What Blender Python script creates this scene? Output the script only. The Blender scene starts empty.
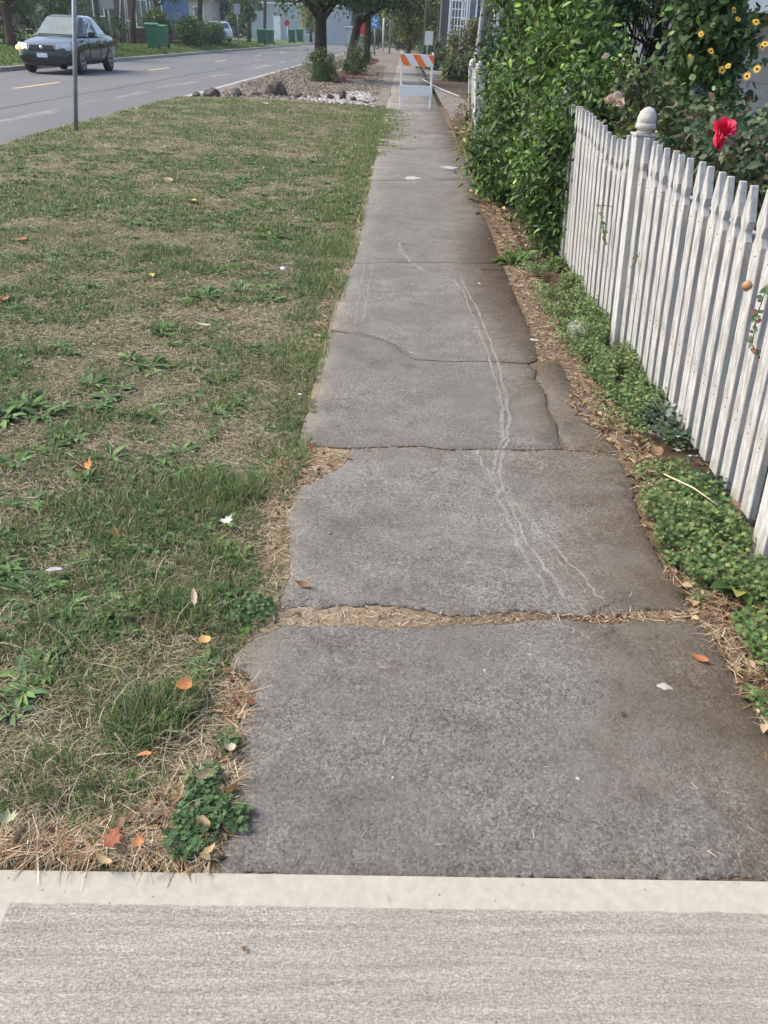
import bpy, bmesh, math, random
import numpy as np
from mathutils import Vector, Matrix
from mathutils.geometry import delaunay_2d_cdt

rng = np.random.default_rng(11)
random.seed(5)
scene = bpy.context.scene
col = scene.collection
PI = math.pi

# ------------------------------------------------------------------ camera
FPX, CAM_H = 775.0, 1.42
PITCH, ROLL = math.atan(476.4 / FPX), math.radians(2.6)
F_ = np.array([0, math.cos(PITCH), -math.sin(PITCH)])
R0 = np.array([1.0, 0, 0]); U0 = np.array([0, math.sin(PITCH), math.cos(PITCH)])
R_ = math.cos(ROLL) * R0 + math.sin(ROLL) * U0
U_ = math.cos(ROLL) * U0 - math.sin(ROLL) * R0
CAM = np.array([0, 0, CAM_H])


def ray(px, py):
    return F_ + (px - 384) / FPX * R_ - (py - 512) / FPX * U_


def gp(px, py, z=0.0):
    """ground point seen at a measured place of the photograph"""
    d = ray(px, py)
    return CAM + d * ((z - CAM_H) / d[2])


def at(px, py, dist):
    """point at forward distance dist seen at a measured place"""
    d = ray(px, py)
    return CAM + d * (dist / d[1])


cd = bpy.data.cameras.new('camera'); cam = bpy.data.objects.new('camera', cd); col.objects.link(cam)
m = Matrix(((R_[0], U_[0], -F_[0], 0), (R_[1], U_[1], -F_[1], 0), (R_[2], U_[2], -F_[2], CAM_H), (0, 0, 0, 1)))
cam.matrix_world = m
cd.sensor_fit = 'VERTICAL'; cd.sensor_height = 36.0; cd.sensor_width = 27.0
cd.lens = FPX * 36.0 / 1024.0
cd.clip_start = 0.05; cd.clip_end = 2000
scene.camera = cam

# ------------------------------------------------------------------ light
w = bpy.data.worlds.new('World'); scene.world = w; w.use_nodes = True
nt = w.node_tree; nt.nodes.clear()
sky = nt.nodes.new('ShaderNodeTexSky'); sky.sky_type = 'NISHITA'; sky.sun_disc = False
SUN = Vector((-0.85, 0.12, 0.95)).normalized()
sky.sun_elevation = math.asin(SUN.z); sky.sun_rotation = math.atan2(SUN.x, SUN.y)
sky.air_density = 1.0; sky.dust_density = 3.0; sky.ozone_density = 1.0
bg = nt.nodes.new('ShaderNodeBackground'); bg.inputs[1].default_value = 0.13
wo = nt.nodes.new('ShaderNodeOutputWorld')
nt.links.new(sky.outputs[0], bg.inputs[0]); nt.links.new(bg.outputs[0], wo.inputs[0])
sl = bpy.data.lights.new('sun', 'SUN'); sl.energy = 1.5; sl.angle = math.radians(28); sl.color = (1.0, 0.92, 0.80)
so = bpy.data.objects.new('sun', sl); col.objects.link(so); so.rotation_euler = SUN.to_track_quat('Z', 'Y').to_euler()
so.location = (-6, -4, 12)
vs = scene.view_settings
scene.display_settings.display_device = 'sRGB'
vs.view_transform = 'Standard'; vs.look = 'None'; vs.gamma = 1.0; vs.use_curve_mapping = False
vs.exposure = 1.32


# ------------------------------------------------------------------ objects
def tag(o, label=None, cat=None, group=None, kind=None):
    if label: o['label'] = label
    if cat: o['category'] = cat
    if group: o['group'] = group
    if kind: o['kind'] = kind
    return o


def thing(name, label, cat, loc=(0, 0, 0), rz=0.0, group=None, kind=None):
    o = bpy.data.objects.new(name, None); col.objects.link(o)
    o.location = loc; o.rotation_euler = (0, 0, rz); o.empty_display_size = 0.2
    return tag(o, label, cat, group, kind)


def link(name, me, mat, parent=None):
    if mat is not None:
        for mm in (mat if isinstance(mat, (list, tuple)) else [mat]): me.materials.append(mm)
    o = bpy.data.objects.new(name, me); col.objects.link(o)
    if parent is not None: o.parent = parent
    return o


def mesh_np(name, V, F, mat, parent=None, cols=None, smooth=False):
    """V (n,3); F (m,3) triangles -> one mesh object"""
    V = np.asarray(V, np.float32); F = np.asarray(F, np.int32)
    me = bpy.data.meshes.new(name)
    me.vertices.add(len(V)); me.vertices.foreach_set('co', V.ravel())
    me.loops.add(F.size); me.loops.foreach_set('vertex_index', F.ravel())
    me.polygons.add(len(F))
    me.polygons.foreach_set('loop_start', np.arange(0, F.size, F.shape[1], dtype=np.int32))
    me.polygons.foreach_set('loop_total', np.full(len(F), F.shape[1], np.int32))
    if smooth: me.polygons.foreach_set('use_smooth', np.ones(len(F), bool))
    if cols is not None:
        a = me.color_attributes.new('tint', 'FLOAT_COLOR', 'POINT')
        c4 = np.ones((len(V), 4), np.float32); c4[:, :3] = cols
        a.data.foreach_set('color', c4.ravel())
    me.update(calc_edges=True); me.validate()
    return link(name, me, mat, parent)


def join_np(parts):
    Vs, Fs, Cs, n = [], [], [], 0
    for p in parts:
        Vs.append(p[0]); Fs.append(p[1] + n); Cs.append(p[2]); n += len(p[0])
    return np.concatenate(Vs), np.concatenate(Fs), np.concatenate(Cs)


def scatter(tv, tf, pos, ax, nz, sc, cols):
    """copies of a small leaf template: ax = leaf direction, nz = approx normal"""
    tv = np.asarray(tv, float); tf = np.asarray(tf, int); N, n = len(pos), len(tv)
    ax = ax / (np.linalg.norm(ax, axis=1, keepdims=True) + 1e-9)
    nz = nz - ax * (nz * ax).sum(1, keepdims=True)
    nz = nz / (np.linalg.norm(nz, axis=1, keepdims=True) + 1e-9)
    xx = np.cross(ax, nz)
    sc = np.asarray(sc, float)
    if sc.ndim == 1: sc = np.stack([sc, sc], 1)
    V = (pos[:, None, :] + tv[None, :, 0, None] * xx[:, None, :] * sc[:, None, 0, None]
         + tv[None, :, 1, None] * ax[:, None, :] * sc[:, None, 1, None]
         + tv[None, :, 2, None] * nz[:, None, :] * sc[:, None, 0, None])
    F = tf[None] + (np.arange(N) * n)[:, None, None]
    return V.reshape(-1, 3), F.reshape(-1, tf.shape[1]), np.repeat(cols, n, axis=0)


LANCE = ([(0, 0, 0), (-.19, .33, .05), (.19, .33, .05), (0, .36, 0), (-.15, .7, .0), (.15, .7, .0), (0, .7, -.05), (0, 1, -.16)],
         [(0, 3, 1), (0, 2, 3), (1, 3, 6), (1, 6, 4), (3, 2, 5), (3, 5, 6), (4, 6, 7), (6, 5, 7)])
OVATE = ([(0, 0, 0), (-.27, .22, .05), (.27, .22, .05), (0, .3, 0), (-.29, .52, .03), (.29, .52, .03), (0, .62, -.04), (0, 1, -.14)], LANCE[1])
FOLD = ([(0, 0, 0), (-.27, .45, .06), (.27, .45, .06), (0, .48, 0), (0, 1, -.1)], [(0, 3, 1), (0, 2, 3), (1, 3, 4), (3, 2, 4)])
ROUND = ([(0, 0, 0), (-.33, .2, .05), (-.42, .55, .07), (-.2, .92, .0), (.2, .92, .0), (.42, .55, .07), (.33, .2, .05), (0, .5, -.03)],
         [(7, 0, 1), (7, 1, 2), (7, 2, 3), (7, 3, 4), (7, 4, 5), (7, 5, 6), (7, 6, 0)])
ROUND = (ROUND[0], [tuple(reversed(t)) for t in ROUND[1]])
LOBED = ([(0, 0, 0), (-.12, .25, 0), (-.5, .3, .05), (-.2, .45, 0), (-.42, .78, .03), (-.1, .68, -.02), (0, 1, -.08),
          (.1, .68, -.02), (.42, .78, .03), (.2, .45, 0), (.5, .3, .05), (.12, .25, 0)],
         [(0, 11, 1), (1, 11, 9), (1, 9, 3), (1, 3, 2), (11, 10, 9), (3, 9, 7), (3, 7, 5), (3, 5, 4), (9, 8, 7), (5, 7, 6)])
CURL = ([(0, 0, 0), (-.3, .2, .22), (-.36, .6, .3), (-.12, .9, .1), (0, 1.05, .0), (.2, .85, .16), (.38, .5, .33), (.24, .15, .15), (0, .5, 0)],
        [(8, 1, 0), (8, 2, 1), (8, 3, 2), (8, 4, 3), (8, 5, 4), (8, 6, 5), (8, 7, 6), (8, 0, 7)])
STRAW = ([(-.5, 0, 0), (.5, 0, 0), (-.5, .5, .0), (.5, .5, .0), (-.3, 1, 0), (.3, 1, 0)], [(0, 1, 3), (0, 3, 2), (2, 3, 5), (2, 5, 4)])
LONG = ([(-.05, 0, 0), (.05, 0, 0), (-.1, .35, .03), (.1, .35, .03), (0, .35, 0), (-.09, .7, 0), (.09, .7, 0), (0, .7, -.03), (0, 1, -.12)],
        [(0, 4, 2), (0, 1, 4), (1, 3, 4), (2, 4, 7), (2, 7, 5), (4, 3, 6), (4, 6, 7), (5, 7, 8), (7, 6, 8)])


def unit(n):
    v = rng.normal(size=(n, 3)); return v / np.linalg.norm(v, axis=1, keepdims=True)


def pick(cols, n, jit=0.25):
    """n colours drawn from a list, each a little lighter or darker"""
    c = np.array(cols, float)[rng.integers(0, len(cols), n)]
    return np.clip(c * (1 + rng.uniform(-jit, jit, (n, 1))) * (1 + rng.uniform(-.08, .08, (n, 3))), 0.002, 1)


_grids = {}


def vnoise(x, y, s, seed):
    """smooth value noise 0..1 with cell size s"""
    if seed not in _grids: _grids[seed] = np.random.default_rng(seed).random((128, 128))
    g = _grids[seed]; X = np.asarray(x) / s + 37.3; Y = np.asarray(y) / s + 11.7
    i, j = np.floor(X).astype(int), np.floor(Y).astype(int); u, v = X - i, Y - j
    u = u * u * (3 - 2 * u); v = v * v * (3 - 2 * v)
    G = lambda a, b: g[a % 128, b % 128]
    return (G(i, j) * (1 - u) + G(i + 1, j) * u) * (1 - v) + (G(i, j + 1) * (1 - u) + G(i + 1, j + 1) * u) * v


class MB:
    """collects shapes for ONE mesh"""

    def __init__(s): s.V, s.F, s.S, s.M = [], [], [], []

    def add(s, V, F, smooth=False, mi=0):
        n = len(s.V); s.V += [tuple(v) for v in V]
        for f in F: s.F.append([i + n for i in f]); s.S.append(smooth); s.M.append(mi)
        return s

    def box(s, lo, hi, mi=0):
        (a, b, c), (d, e, f) = lo, hi
        V = [(a, b, c), (d, b, c), (d, e, c), (a, e, c), (a, b, f), (d, b, f), (d, e, f), (a, e, f)]
        return s.add(V, [(3, 2, 1, 0), (4, 5, 6, 7), (0, 1, 5, 4), (1, 2, 6, 5), (2, 3, 7, 6), (3, 0, 4, 7)], False, mi)

    def prism(s, poly, z0, z1, mi=0):
        n = len(poly); V = [(x, y, z0) for x, y in poly] + [(x, y, z1) for x, y in poly]
        F = [tuple(range(n - 1, -1, -1)), tuple(range(n, 2 * n))] + [(i, (i + 1) % n, n + (i + 1) % n, n + i) for i in range(n)]
        return s.add(V, F, False, mi)

    def slab(s, pts, th, mi=0):
        """flat polygon of 3-D points with thickness th along its normal"""
        P = [Vector(p) for p in pts]; nrm = (P[1] - P[0]).cross(P[2] - P[0]).normalized() * th; n = len(P)
        V = P + [p + nrm for p in P]
        F = [tuple(range(n - 1, -1, -1)), tuple(range(n, 2 * n))] + [(i, (i + 1) % n, n + (i + 1) % n, n + i) for i in range(n)]
        return s.add(V, F, False, mi)

    def tube(s, pts, rad, seg=8, cap=True, mi=0):
        pts = [Vector(p) for p in pts]; rad = rad if isinstance(rad, (list, tuple)) else [rad] * len(pts)
        V, F = [], []
        up = Vector((0.31, 0.17, 0.9))
        for k, p in enumerate(pts):
            t = (pts[min(k + 1, len(pts) - 1)] - pts[max(k - 1, 0)]).normalized()
            a = t.cross(up if abs(t.dot(up)) < .95 else Vector((1, 0, 0))).normalized(); b = t.cross(a)
            for i in range(seg):
                q = 2 * PI * i / seg; V.append(p + (a * math.cos(q) + b * math.sin(q)) * rad[k])
        for k in range(len(pts) - 1):
            for i in range(seg):
                j = (i + 1) % seg; F.append((k * seg + i, k * seg + j, (k + 1) * seg + j, (k + 1) * seg + i))
        if cap: F += [tuple(range(seg - 1, -1, -1)), tuple(range((len(pts) - 1) * seg, len(pts) * seg))]
        return s.add(V, F, True, mi)

    def lathe(s, prof, seg=20, c=(0, 0, 0), mi=0):
        V, F = [], []
        for r, z in prof:
            for i in range(seg): V.append((c[0] + r * math.cos(2 * PI * i / seg), c[1] + r * math.sin(2 * PI * i / seg), c[2] + z))
        for k in range(len(prof) - 1):
            for i in range(seg):
                j = (i + 1) % seg; F.append((k * seg + i, k * seg + j, (k + 1) * seg + j, (k + 1) * seg + i))
        F += [tuple(range(seg - 1, -1, -1)), tuple(range((len(prof) - 1) * seg, len(prof) * seg))]
        return s.add(V, F, True, mi)

    def build(s, name, mat, parent=None, bevel=0.0, seg=2):
        me = bpy.data.meshes.new(name); me.from_pydata([tuple(v) for v in s.V], [], s.F)
        me.polygons.foreach_set('use_smooth', s.S); me.polygons.foreach_set('material_index', s.M)
        me.update()
        o = link(name, me, mat, parent)
        if bevel:
            b = o.modifiers.new('bevel', 'BEVEL'); b.width = bevel; b.segments = seg; b.limit_method = 'ANGLE'; b.angle_limit = math.radians(40)
        return o


# ------------------------------------------------------------------ materials
def mat(name, base=(.5, .5, .5), rough=.7, metal=0.0, spec=.5, vary=0.0, vscale=6.0, bump=0.0, bscale=40.0, dirt=None, dirt_amt=.5, dscale=3.0, emit=None):
    """Principled material whose colour is broken by two noises"""
    m_ = bpy.data.materials.new(name); m_.use_nodes = True; t = m_.node_tree; b = t.nodes['Principled BSDF']
    b.inputs['Roughness'].default_value = rough; b.inputs['Metallic'].default_value = metal
    b.inputs['Specular IOR Level'].default_value = spec
    b.inputs['Base Color'].default_value = (*base, 1)
    tc = t.nodes.new('ShaderNodeTexCoord'); src = None
    if vary:
        n = t.nodes.new('ShaderNodeTexNoise'); n.inputs['Scale'].default_value = vscale; n.inputs['Detail'].default_value = 8; n.inputs['Roughness'].default_value = .65
        t.links.new(tc.outputs['Object'], n.inputs['Vector'])
        r = t.nodes.new('ShaderNodeValToRGB'); r.color_ramp.elements[0].position = .28; r.color_ramp.elements[1].position = .72
        r.color_ramp.elements[0].color = (*[c * (1 - vary) for c in base], 1); r.color_ramp.elements[1].color = (*[min(1, c * (1 + vary)) for c in base], 1)
        t.links.new(n.outputs['Fac'], r.inputs['Fac']); src = r.outputs['Color']
    if dirt:
        n = t.nodes.new('ShaderNodeTexNoise'); n.inputs['Scale'].default_value = dscale; n.inputs['Detail'].default_value = 10; n.inputs['Roughness'].default_value = .7
        t.links.new(tc.outputs['Object'], n.inputs['Vector'])
        r = t.nodes.new('ShaderNodeValToRGB'); r.color_ramp.elements[0].position = 1 - dirt_amt - .12; r.color_ramp.elements[1].position = 1 - dirt_amt + .12
        t.links.new(n.outputs['Fac'], r.inputs['Fac'])
        mx = t.nodes.new('ShaderNodeMix'); mx.data_type = 'RGBA'
        t.links.new(r.outputs['Color'], mx.inputs[0])
        if src: t.links.new(src, mx.inputs[6])
        else: mx.inputs[6].default_value = (*base, 1)
        mx.inputs[7].default_value = (*dirt, 1); src = mx.outputs[2]
    if src: t.links.new(src, b.inputs['Base Color'])
    if bump:
        n = t.nodes.new('ShaderNodeTexNoise'); n.inputs['Scale'].default_value = bscale; n.inputs['Detail'].default_value = 6
        t.links.new(tc.outputs['Object'], n.inputs['Vector'])
        bp = t.nodes.new('ShaderNodeBump'); bp.inputs['Strength'].default_value = bump; bp.inputs['Distance'].default_value = .01
        t.links.new(n.outputs['Fac'], bp.inputs['Height']); t.links.new(bp.outputs[0], b.inputs['Normal'])
    if emit:
        b.inputs['Emission Color'].default_value = (*emit[0], 1); b.inputs['Emission Strength'].default_value = emit[1]
    return m_


def tint_mat(name, rough=.55, trans=.25, spec=.35):
    """leaf material: colour of each leaf comes from the mesh, a part of the light passes through"""
    m_ = bpy.data.materials.new(name); m_.use_nodes = True; t = m_.node_tree; b = t.nodes['Principled BSDF']
    a = t.nodes.new('ShaderNodeVertexColor'); a.layer_name = 'tint'
    b.inputs['Roughness'].default_value = rough; b.inputs['Specular IOR Level'].default_value = spec
    t.links.new(a.outputs[0], b.inputs['Base Color'])
    if trans:
        tr = t.nodes.new('ShaderNodeBsdfTranslucent'); mx = t.nodes.new('ShaderNodeMixShader'); mx.inputs[0].default_value = trans
        t.links.new(a.outputs[0], tr.inputs[0]); t.links.new(b.outputs[0], mx.inputs[1]); t.links.new(tr.outputs[0], mx.inputs[2])
        t.links.new(mx.outputs[0], t.nodes['Material Output'].inputs[0])
    return m_


class NT:
    """tiny node-graph helper"""

    def __init__(s, name):
        s.m = bpy.data.materials.new(name); s.m.use_nodes = True; s.t = s.m.node_tree; s.b = s.t.nodes['Principled BSDF']
        s.tc = s.t.nodes.new('ShaderNodeTexCoord').outputs['Object']

    def n(s, typ, **kw):
        x = s.t.nodes.new(typ)
        for k, v in kw.items(): setattr(x, k, v)
        return x

    def mapv(s, sc, rot=(0, 0, 0)):
        x = s.n('ShaderNodeMapping'); x.inputs['Scale'].default_value = sc; x.inputs['Rotation'].default_value = rot
        s.t.links.new(s.tc, x.inputs[0]); return x.outputs[0]

    def noise(s, scale, detail=5, rough=.6, vec=None, dist=0):
        x = s.n('ShaderNodeTexNoise'); x.inputs['Scale'].default_value = scale; x.inputs['Detail'].default_value = detail
        x.inputs['Roughness'].default_value = rough; x.inputs['Distortion'].default_value = dist
        s.t.links.new(vec or s.tc, x.inputs['Vector']); return x.outputs['Fac']

    def vor(s, scale, out='Distance', vec=None):
        x = s.n('ShaderNodeTexVoronoi'); x.inputs['Scale'].default_value = scale
        s.t.links.new(vec or s.tc, x.inputs['Vector']); return x.outputs[out]

    def ramp(s, fac, stops):
        x = s.n('ShaderNodeValToRGB'); e = x.color_ramp.elements
        e[0].position, e[0].color = stops[0][0], (*stops[0][1], 1)
        e[1].position, e[1].color = stops[-1][0], (*stops[-1][1], 1)
        for p, c in stops[1:-1]: k = e.new(p); k.color = (*c, 1)
        s.t.links.new(fac, x.inputs[0]); return x.outputs[0]

    def mr(s, v, a, b_, c=0., d=1.):
        x = s.n('ShaderNodeMapRange'); x.inputs[1].default_value = a; x.inputs[2].default_value = b_; x.inputs[3].default_value = c; x.inputs[4].default_value = d
        s.t.links.new(v, x.inputs[0]); return x.outputs[0]

    def math(s, op, a, b_=None):
        x = s.n('ShaderNodeMath', operation=op)
        for i, v in enumerate((a, b_)):
            if v is None: continue
            if isinstance(v, (int, float)): x.inputs[i].default_value = v
            else: s.t.links.new(v, x.inputs[i])
        return x.outputs[0]

    def mix(s, fac, a, b_, mode='MIX'):
        x = s.n('ShaderNodeMix', data_type='RGBA', blend_type=mode)
        for i, v in ((0, fac), (6, a), (7, b_)):
            if isinstance(v, (int, float)): x.inputs[i].default_value = v
            elif isinstance(v, tuple): x.inputs[i].default_value = (*v, 1)
            else: s.t.links.new(v, x.inputs[i])
        return x.outputs[2]

    def xyz(s):
        x = s.n('ShaderNodeSeparateXYZ'); s.t.links.new(s.tc, x.inputs[0]); return x.outputs

    def bump(s, h, strength=.4, dist=.004):
        x = s.n('ShaderNodeBump'); x.inputs['Strength'].default_value = strength; x.inputs['Distance'].default_value = dist
        s.t.links.new(h, x.inputs['Height']); s.t.links.new(x.outputs[0], s.b.inputs['Normal'])

    def done(s, colr, rough=.9, spec=.3):
        s.t.links.new(colr, s.b.inputs['Base Color']); s.b.inputs['Roughness'].default_value = rough
        s.b.inputs['Specular IOR Level'].default_value = spec; return s.m


def path_material():
    k = NT('old_concrete')
    fine = k.noise(225, 4, .85); grit = k.vor(180, 'Color'); g2 = k.noise(60, 5, .8); mid = k.noise(8, 7, .7); big = k.noise(1.7, 5, .6)
    bw = k.n('ShaderNodeRGBToBW'); k.t.links.new(grit, bw.inputs[0])
    v = k.math('ADD', k.math('MULTIPLY', fine, 1.0), k.math('ADD', k.math('MULTIPLY', bw.outputs[0], .42), k.math('ADD', k.math('MULTIPLY', g2, .4), k.math('MULTIPLY', mid, .4))))
    v = k.mr(v, .75, 1.5)
    c = k.ramp(v, [(.13, (.048, .043, .037)), (.38, (.172, .159, .141)), (.60, (.255, .239, .214)), (.88, (.46, .435, .39))])
    c = k.mix(k.mr(big, .42, .62, 0, .6), c, (.145, .134, .119))
    c = k.mix(k.mr(k.noise(3.6, 6, .65), .52, .68, 0, .4), c, (.25, .235, .205))
    pale = k.mr(k.noise(2.6, 6, .7), .5, .7, 0, .5)       # dusty, bleached areas
    c = k.mix(pale, c, (.27, .252, .23))
    oi = k.n('ShaderNodeObjectInfo'); c = k.mix(k.mr(oi.outputs['Random'], 0, 1, 0, .35), c, (.13, .121, .105))
    blot = k.mr(k.noise(4.2, 8, .75), .54, .66, 0, .5); c = k.mix(blot, c, (.085, .076, .064))
    sp = k.vor(30, 'Distance'); c = k.mix(k.mr(sp, .05, .085, .6, 0), c, (.40, .38, .34))
    pit = k.vor(44, 'Distance', k.mapv((1, 1.3, 1), (0, 0, .5))); c = k.mix(k.mr(pit, .06, .12, .75, 0), c, (.05, .046, .042))
    X = k.xyz()
    wob = k.math('MULTIPLY', k.math('SUBTRACT', k.noise(3.2, 6, .65), .5), 1.1)
    edge = k.mr(k.math('ADD', X[0], wob), .5, .95)          # leaf and soil stain along the planted side
    c = k.mix(k.math('MULTIPLY', edge, .85), c, (.62, .50, .38), 'MULTIPLY')
    dx = k.math('MULTIPLY', k.math('SUBTRACT', X[0], .92), 1.9); dy = k.math('MULTIPLY', k.math('SUBTRACT', X[1], 5.6), .42)
    rr = k.math('ADD', k.math('ADD', k.math('MULTIPLY', dx, dx), k.math('MULTIPLY', dy, dy)), k.math('MULTIPLY', wob, .9))
    c = k.mix(k.mr(rr, 1.0, .15, 0, .9), c, (.42, .32, .24), 'MULTIPLY')        # leaf mould washed out under the hedge
    le = k.mr(k.math('SUBTRACT', X[0], k.math('MULTIPLY', wob, .35)), -.24, -.36); c = k.mix(k.math('MULTIPLY', le, .4), c, (.30, .26, .2))
    h = k.math('ADD', fine, k.math('MULTIPLY', bw.outputs[0], .6))
    k.bump(h, 1.0, .005)
    return k.done(c, .92, .25)


def driveway_material():
    k = NT('new_concrete')
    v = k.mapv((70, 360, 1)); brush = k.noise(1, 4, .7, v); grain = k.noise(210, 3, .8); mid = k.noise(6, 6, .6)
    b2 = k.noise(1, 2, .5, k.mapv((4, 70, 1)))
    s = k.math('ADD', k.math('MULTIPLY', brush, .65), k.math('ADD', k.math('MULTIPLY', grain, .85), k.math('MULTIPLY', b2, .3)))
    c = k.ramp(k.mr(s, .6, 1.2), [(.10, (.085, .077, .062)), (.5, (.255, .236, .200)), (.9, (.49, .462, .405))])
    c = k.mix(k.mr(mid, .3, .7, 0, .25), c, (.28, .26, .22))
    smooth_c = k.ramp(k.noise(40, 7, .7), [(.3, (.315, .292, .238)), (.7, (.40, .374, .312))])
    smooth_c = k.mix(k.mr(k.noise(9, 8, .75), .62, .75, 0, .35), smooth_c, (.32, .285, .225))
    smooth_c = k.mix(k.mr(k.vor(70), .03, .08, .5, 0), smooth_c, (.22, .2, .17))
    X = k.xyz()
    wy = k.math('ADD', X[1], k.math('MULTIPLY', k.math('SUBTRACT', k.noise(14, 3), .5), 0.012))
    wx = k.math('ADD', X[0], k.math('MULTIPLY', k.math('SUBTRACT', k.noise(11, 3), .5), .006))
    band = k.mr(wy, -.0715, -.068)
    band2 = k.math('LESS_THAN', k.math('ABSOLUTE', k.math('ADD', wx, .735)), .062)
    band3 = k.math('LESS_THAN', k.math('ABSOLUTE', k.math('SUBTRACT', wx, 2.35)), .062)
    bb = k.math('MAXIMUM', band, k.math('MAXIMUM', band2, band3))
    c = k.mix(k.mr(k.noise(2.2, 6, .7), .5, .72, 0, .35), c, (.235, .205, .165)); c = k.mix(bb, c, smooth_c); c = k.mix(k.mr(k.vor(23), .035, .07, .75, 0), c, (.09, .075, .06))
    h = k.math('MULTIPLY', k.math('ADD', brush, k.math('MULTIPLY', grain, .6)), k.math('SUBTRACT', 1.0, bb))
    k.bump(h, .5, .003)
    return k.done(c, .88, .3)


def soil_material(name, a, b_, c_, sc=1.0):
    k = NT(name)
    n1 = k.noise(90 * sc, 6, .75); n2 = k.noise(7 * sc, 5, .6); n3 = k.noise(260 * sc, 3, .7)
    v = k.math('ADD', k.math('MULTIPLY', n1, .45), k.math('ADD', k.math('MULTIPLY', n2, .3), k.math('MULTIPLY', n3, .35)))
    c = k.ramp(v, [(.38, a), (.55, b_), (.7, c_)])
    k.bump(n1, .8, .01)
    return k.done(c, .95, .15)


def bed_material():
    k = NT('dry_soil_in_joints')
    n1 = k.noise(90, 6, .75); n3 = k.noise(260, 3, .7); v = k.math('ADD', k.math('MULTIPLY', n1, .5), k.math('MULTIPLY', n3, .5))
    pale = k.ramp(v, [(.36, (.10, .078, .053)), (.5, (.27, .215, .15)), (.66, (.45, .38, .275))])
    brown = k.ramp(v, [(.36, (.045, .031, .021)), (.5, (.13, .092, .062)), (.66, (.27, .205, .14))])
    X = k.xyz(); wob = k.math('MULTIPLY', k.math('SUBTRACT', k.noise(4, 5), .5), .6)
    c = k.mix(k.mr(k.math('ADD', X[0], wob), -.1, .45), pale, brown); k.bump(n1, .8, .008)
    return k.done(c, .95, .15)


def lawn_material():
    k = NT('dry_lawn_soil')
    n1 = k.noise(70, 6, .75); n2 = k.noise(1.6, 6, .65); n3 = k.noise(240, 3, .7)
    v = k.math('ADD', k.math('MULTIPLY', n1, .5), k.math('MULTIPLY', n3, .5))
    dry = k.ramp(v, [(.36, (.06, .048, .032)), (.52, (.19, .155, .10)), (.7, (.40, .34, .235))])
    grn = k.ramp(v, [(.36, (.035, .042, .017)), (.52, (.12, .135, .055)), (.7, (.27, .265, .13))])
    c = k.mix(k.mr(n2, .36, .56), dry, grn)
    k.bump(n1, 1.0, .015)
    return k.done(c, .95, .15)


def road_material():
    k = NT('asphalt')
    f = k.noise(60, 4, .7); mid = k.noise(.8, 6, .65, k.mapv((1, .18, 1)))
    c = k.ramp(f, [(.3, (.075, .076, .077)), (.7, (.14, .14, .139))])
    X = k.xyz()
    c = k.mix(k.mr(mid, .4, .7, 0, .35), c, (.2, .2, .205))
    # sealed seam and worn paint streak run with the lane
    wob = k.math('MULTIPLY', k.math('SUBTRACT', k.noise(.35, 4), .5), .35)
    xs = k.math('ADD', X[0], wob)
    c = k.mix(k.math('MULTIPLY', k.math('LESS_THAN', k.math('ABSOLUTE', k.math('ADD', xs, 7.75)), .05), .75), c, (.028, .028, .03))
    st = k.mr(k.noise(1, 6, .75, k.mapv((3, .35, 1))), .5, .62)
    c = k.mix(k.math('MULTIPLY', k.math('LESS_THAN', k.math('ABSOLUTE', k.math('ADD', xs, 6.75)), .16), k.math('MULTIPLY', st, .55)), c, (.34, .335, .32))
    k.bump(f, .3, .004)
    return k.done(c, .85, .35)


def gravel_material():
    k = NT('pea_gravel')
    v = k.vor(26, 'Color'); bw = k.n('ShaderNodeRGBToBW'); k.t.links.new(v, bw.inputs[0])
    d = k.vor(26, 'Distance')
    c = k.ramp(bw.outputs[0], [(.2, (.085, .072, .058)), (.5, (.165, .14, .115)), (.8, (.27, .24, .205))])
    c = k.mix(k.mr(k.noise(1.1, 5, .6), .45, .65, 0, .5), c, (.12, .095, .072))
    k.bump(k.math('SUBTRACT', 1.0, d), .8, .02)
    return k.done(c, .9, .3)


def bark_material(name, a, b_):
    k = NT(name)
    n = k.noise(1, 6, .7, k.mapv((22, 22, 3)))
    c = k.ramp(n, [(.35, a), (.65, b_)]); k.bump(n, .9, .03)
    return k.done(c, .95, .15)


def paint_material(name, base, worn, amt, rough=.55):
    """white paint on timber: grey weathering runs along the grain, specks of bare wood and mildew"""
    k = NT(name)
    g = k.noise(1, 6, .7, k.mapv((70, 70, 7))); s = k.noise(70, 4, .8)
    c = k.ramp(k.noise(9, 5, .6), [(.3, tuple(x * .86 for x in base)), (.7, base)])
    c = k.mix(k.mr(g, .72 - amt, .92 - amt, 0, .8), c, worn)
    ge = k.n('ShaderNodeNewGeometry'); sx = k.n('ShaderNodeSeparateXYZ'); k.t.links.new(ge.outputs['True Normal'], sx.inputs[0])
    shade_side = k.math('LESS_THAN', sx.outputs[1], -.6)             # near-side faces greyed: their shade painted in, broken by dirt streaks
    c = k.mix(k.math('MULTIPLY', shade_side, k.mr(k.noise(1, 6, .75, k.mapv((90, 90, 4))), .3, .7, .35, .85)), c, (.30, .295, .285))
    c = k.mix(k.mr(s, .58, .68, 0, .75), c, (.15, .145, .13))
    X = k.xyz()
    c = k.mix(k.mr(k.math('ADD', X[2], k.math('MULTIPLY', s, .16)), .22, .05, 0, .55), c, (.25, .24, .185))   # soil splash at the foot
    k.bump(g, .35, .004)
    return k.done(c, rough, .35)


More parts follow.
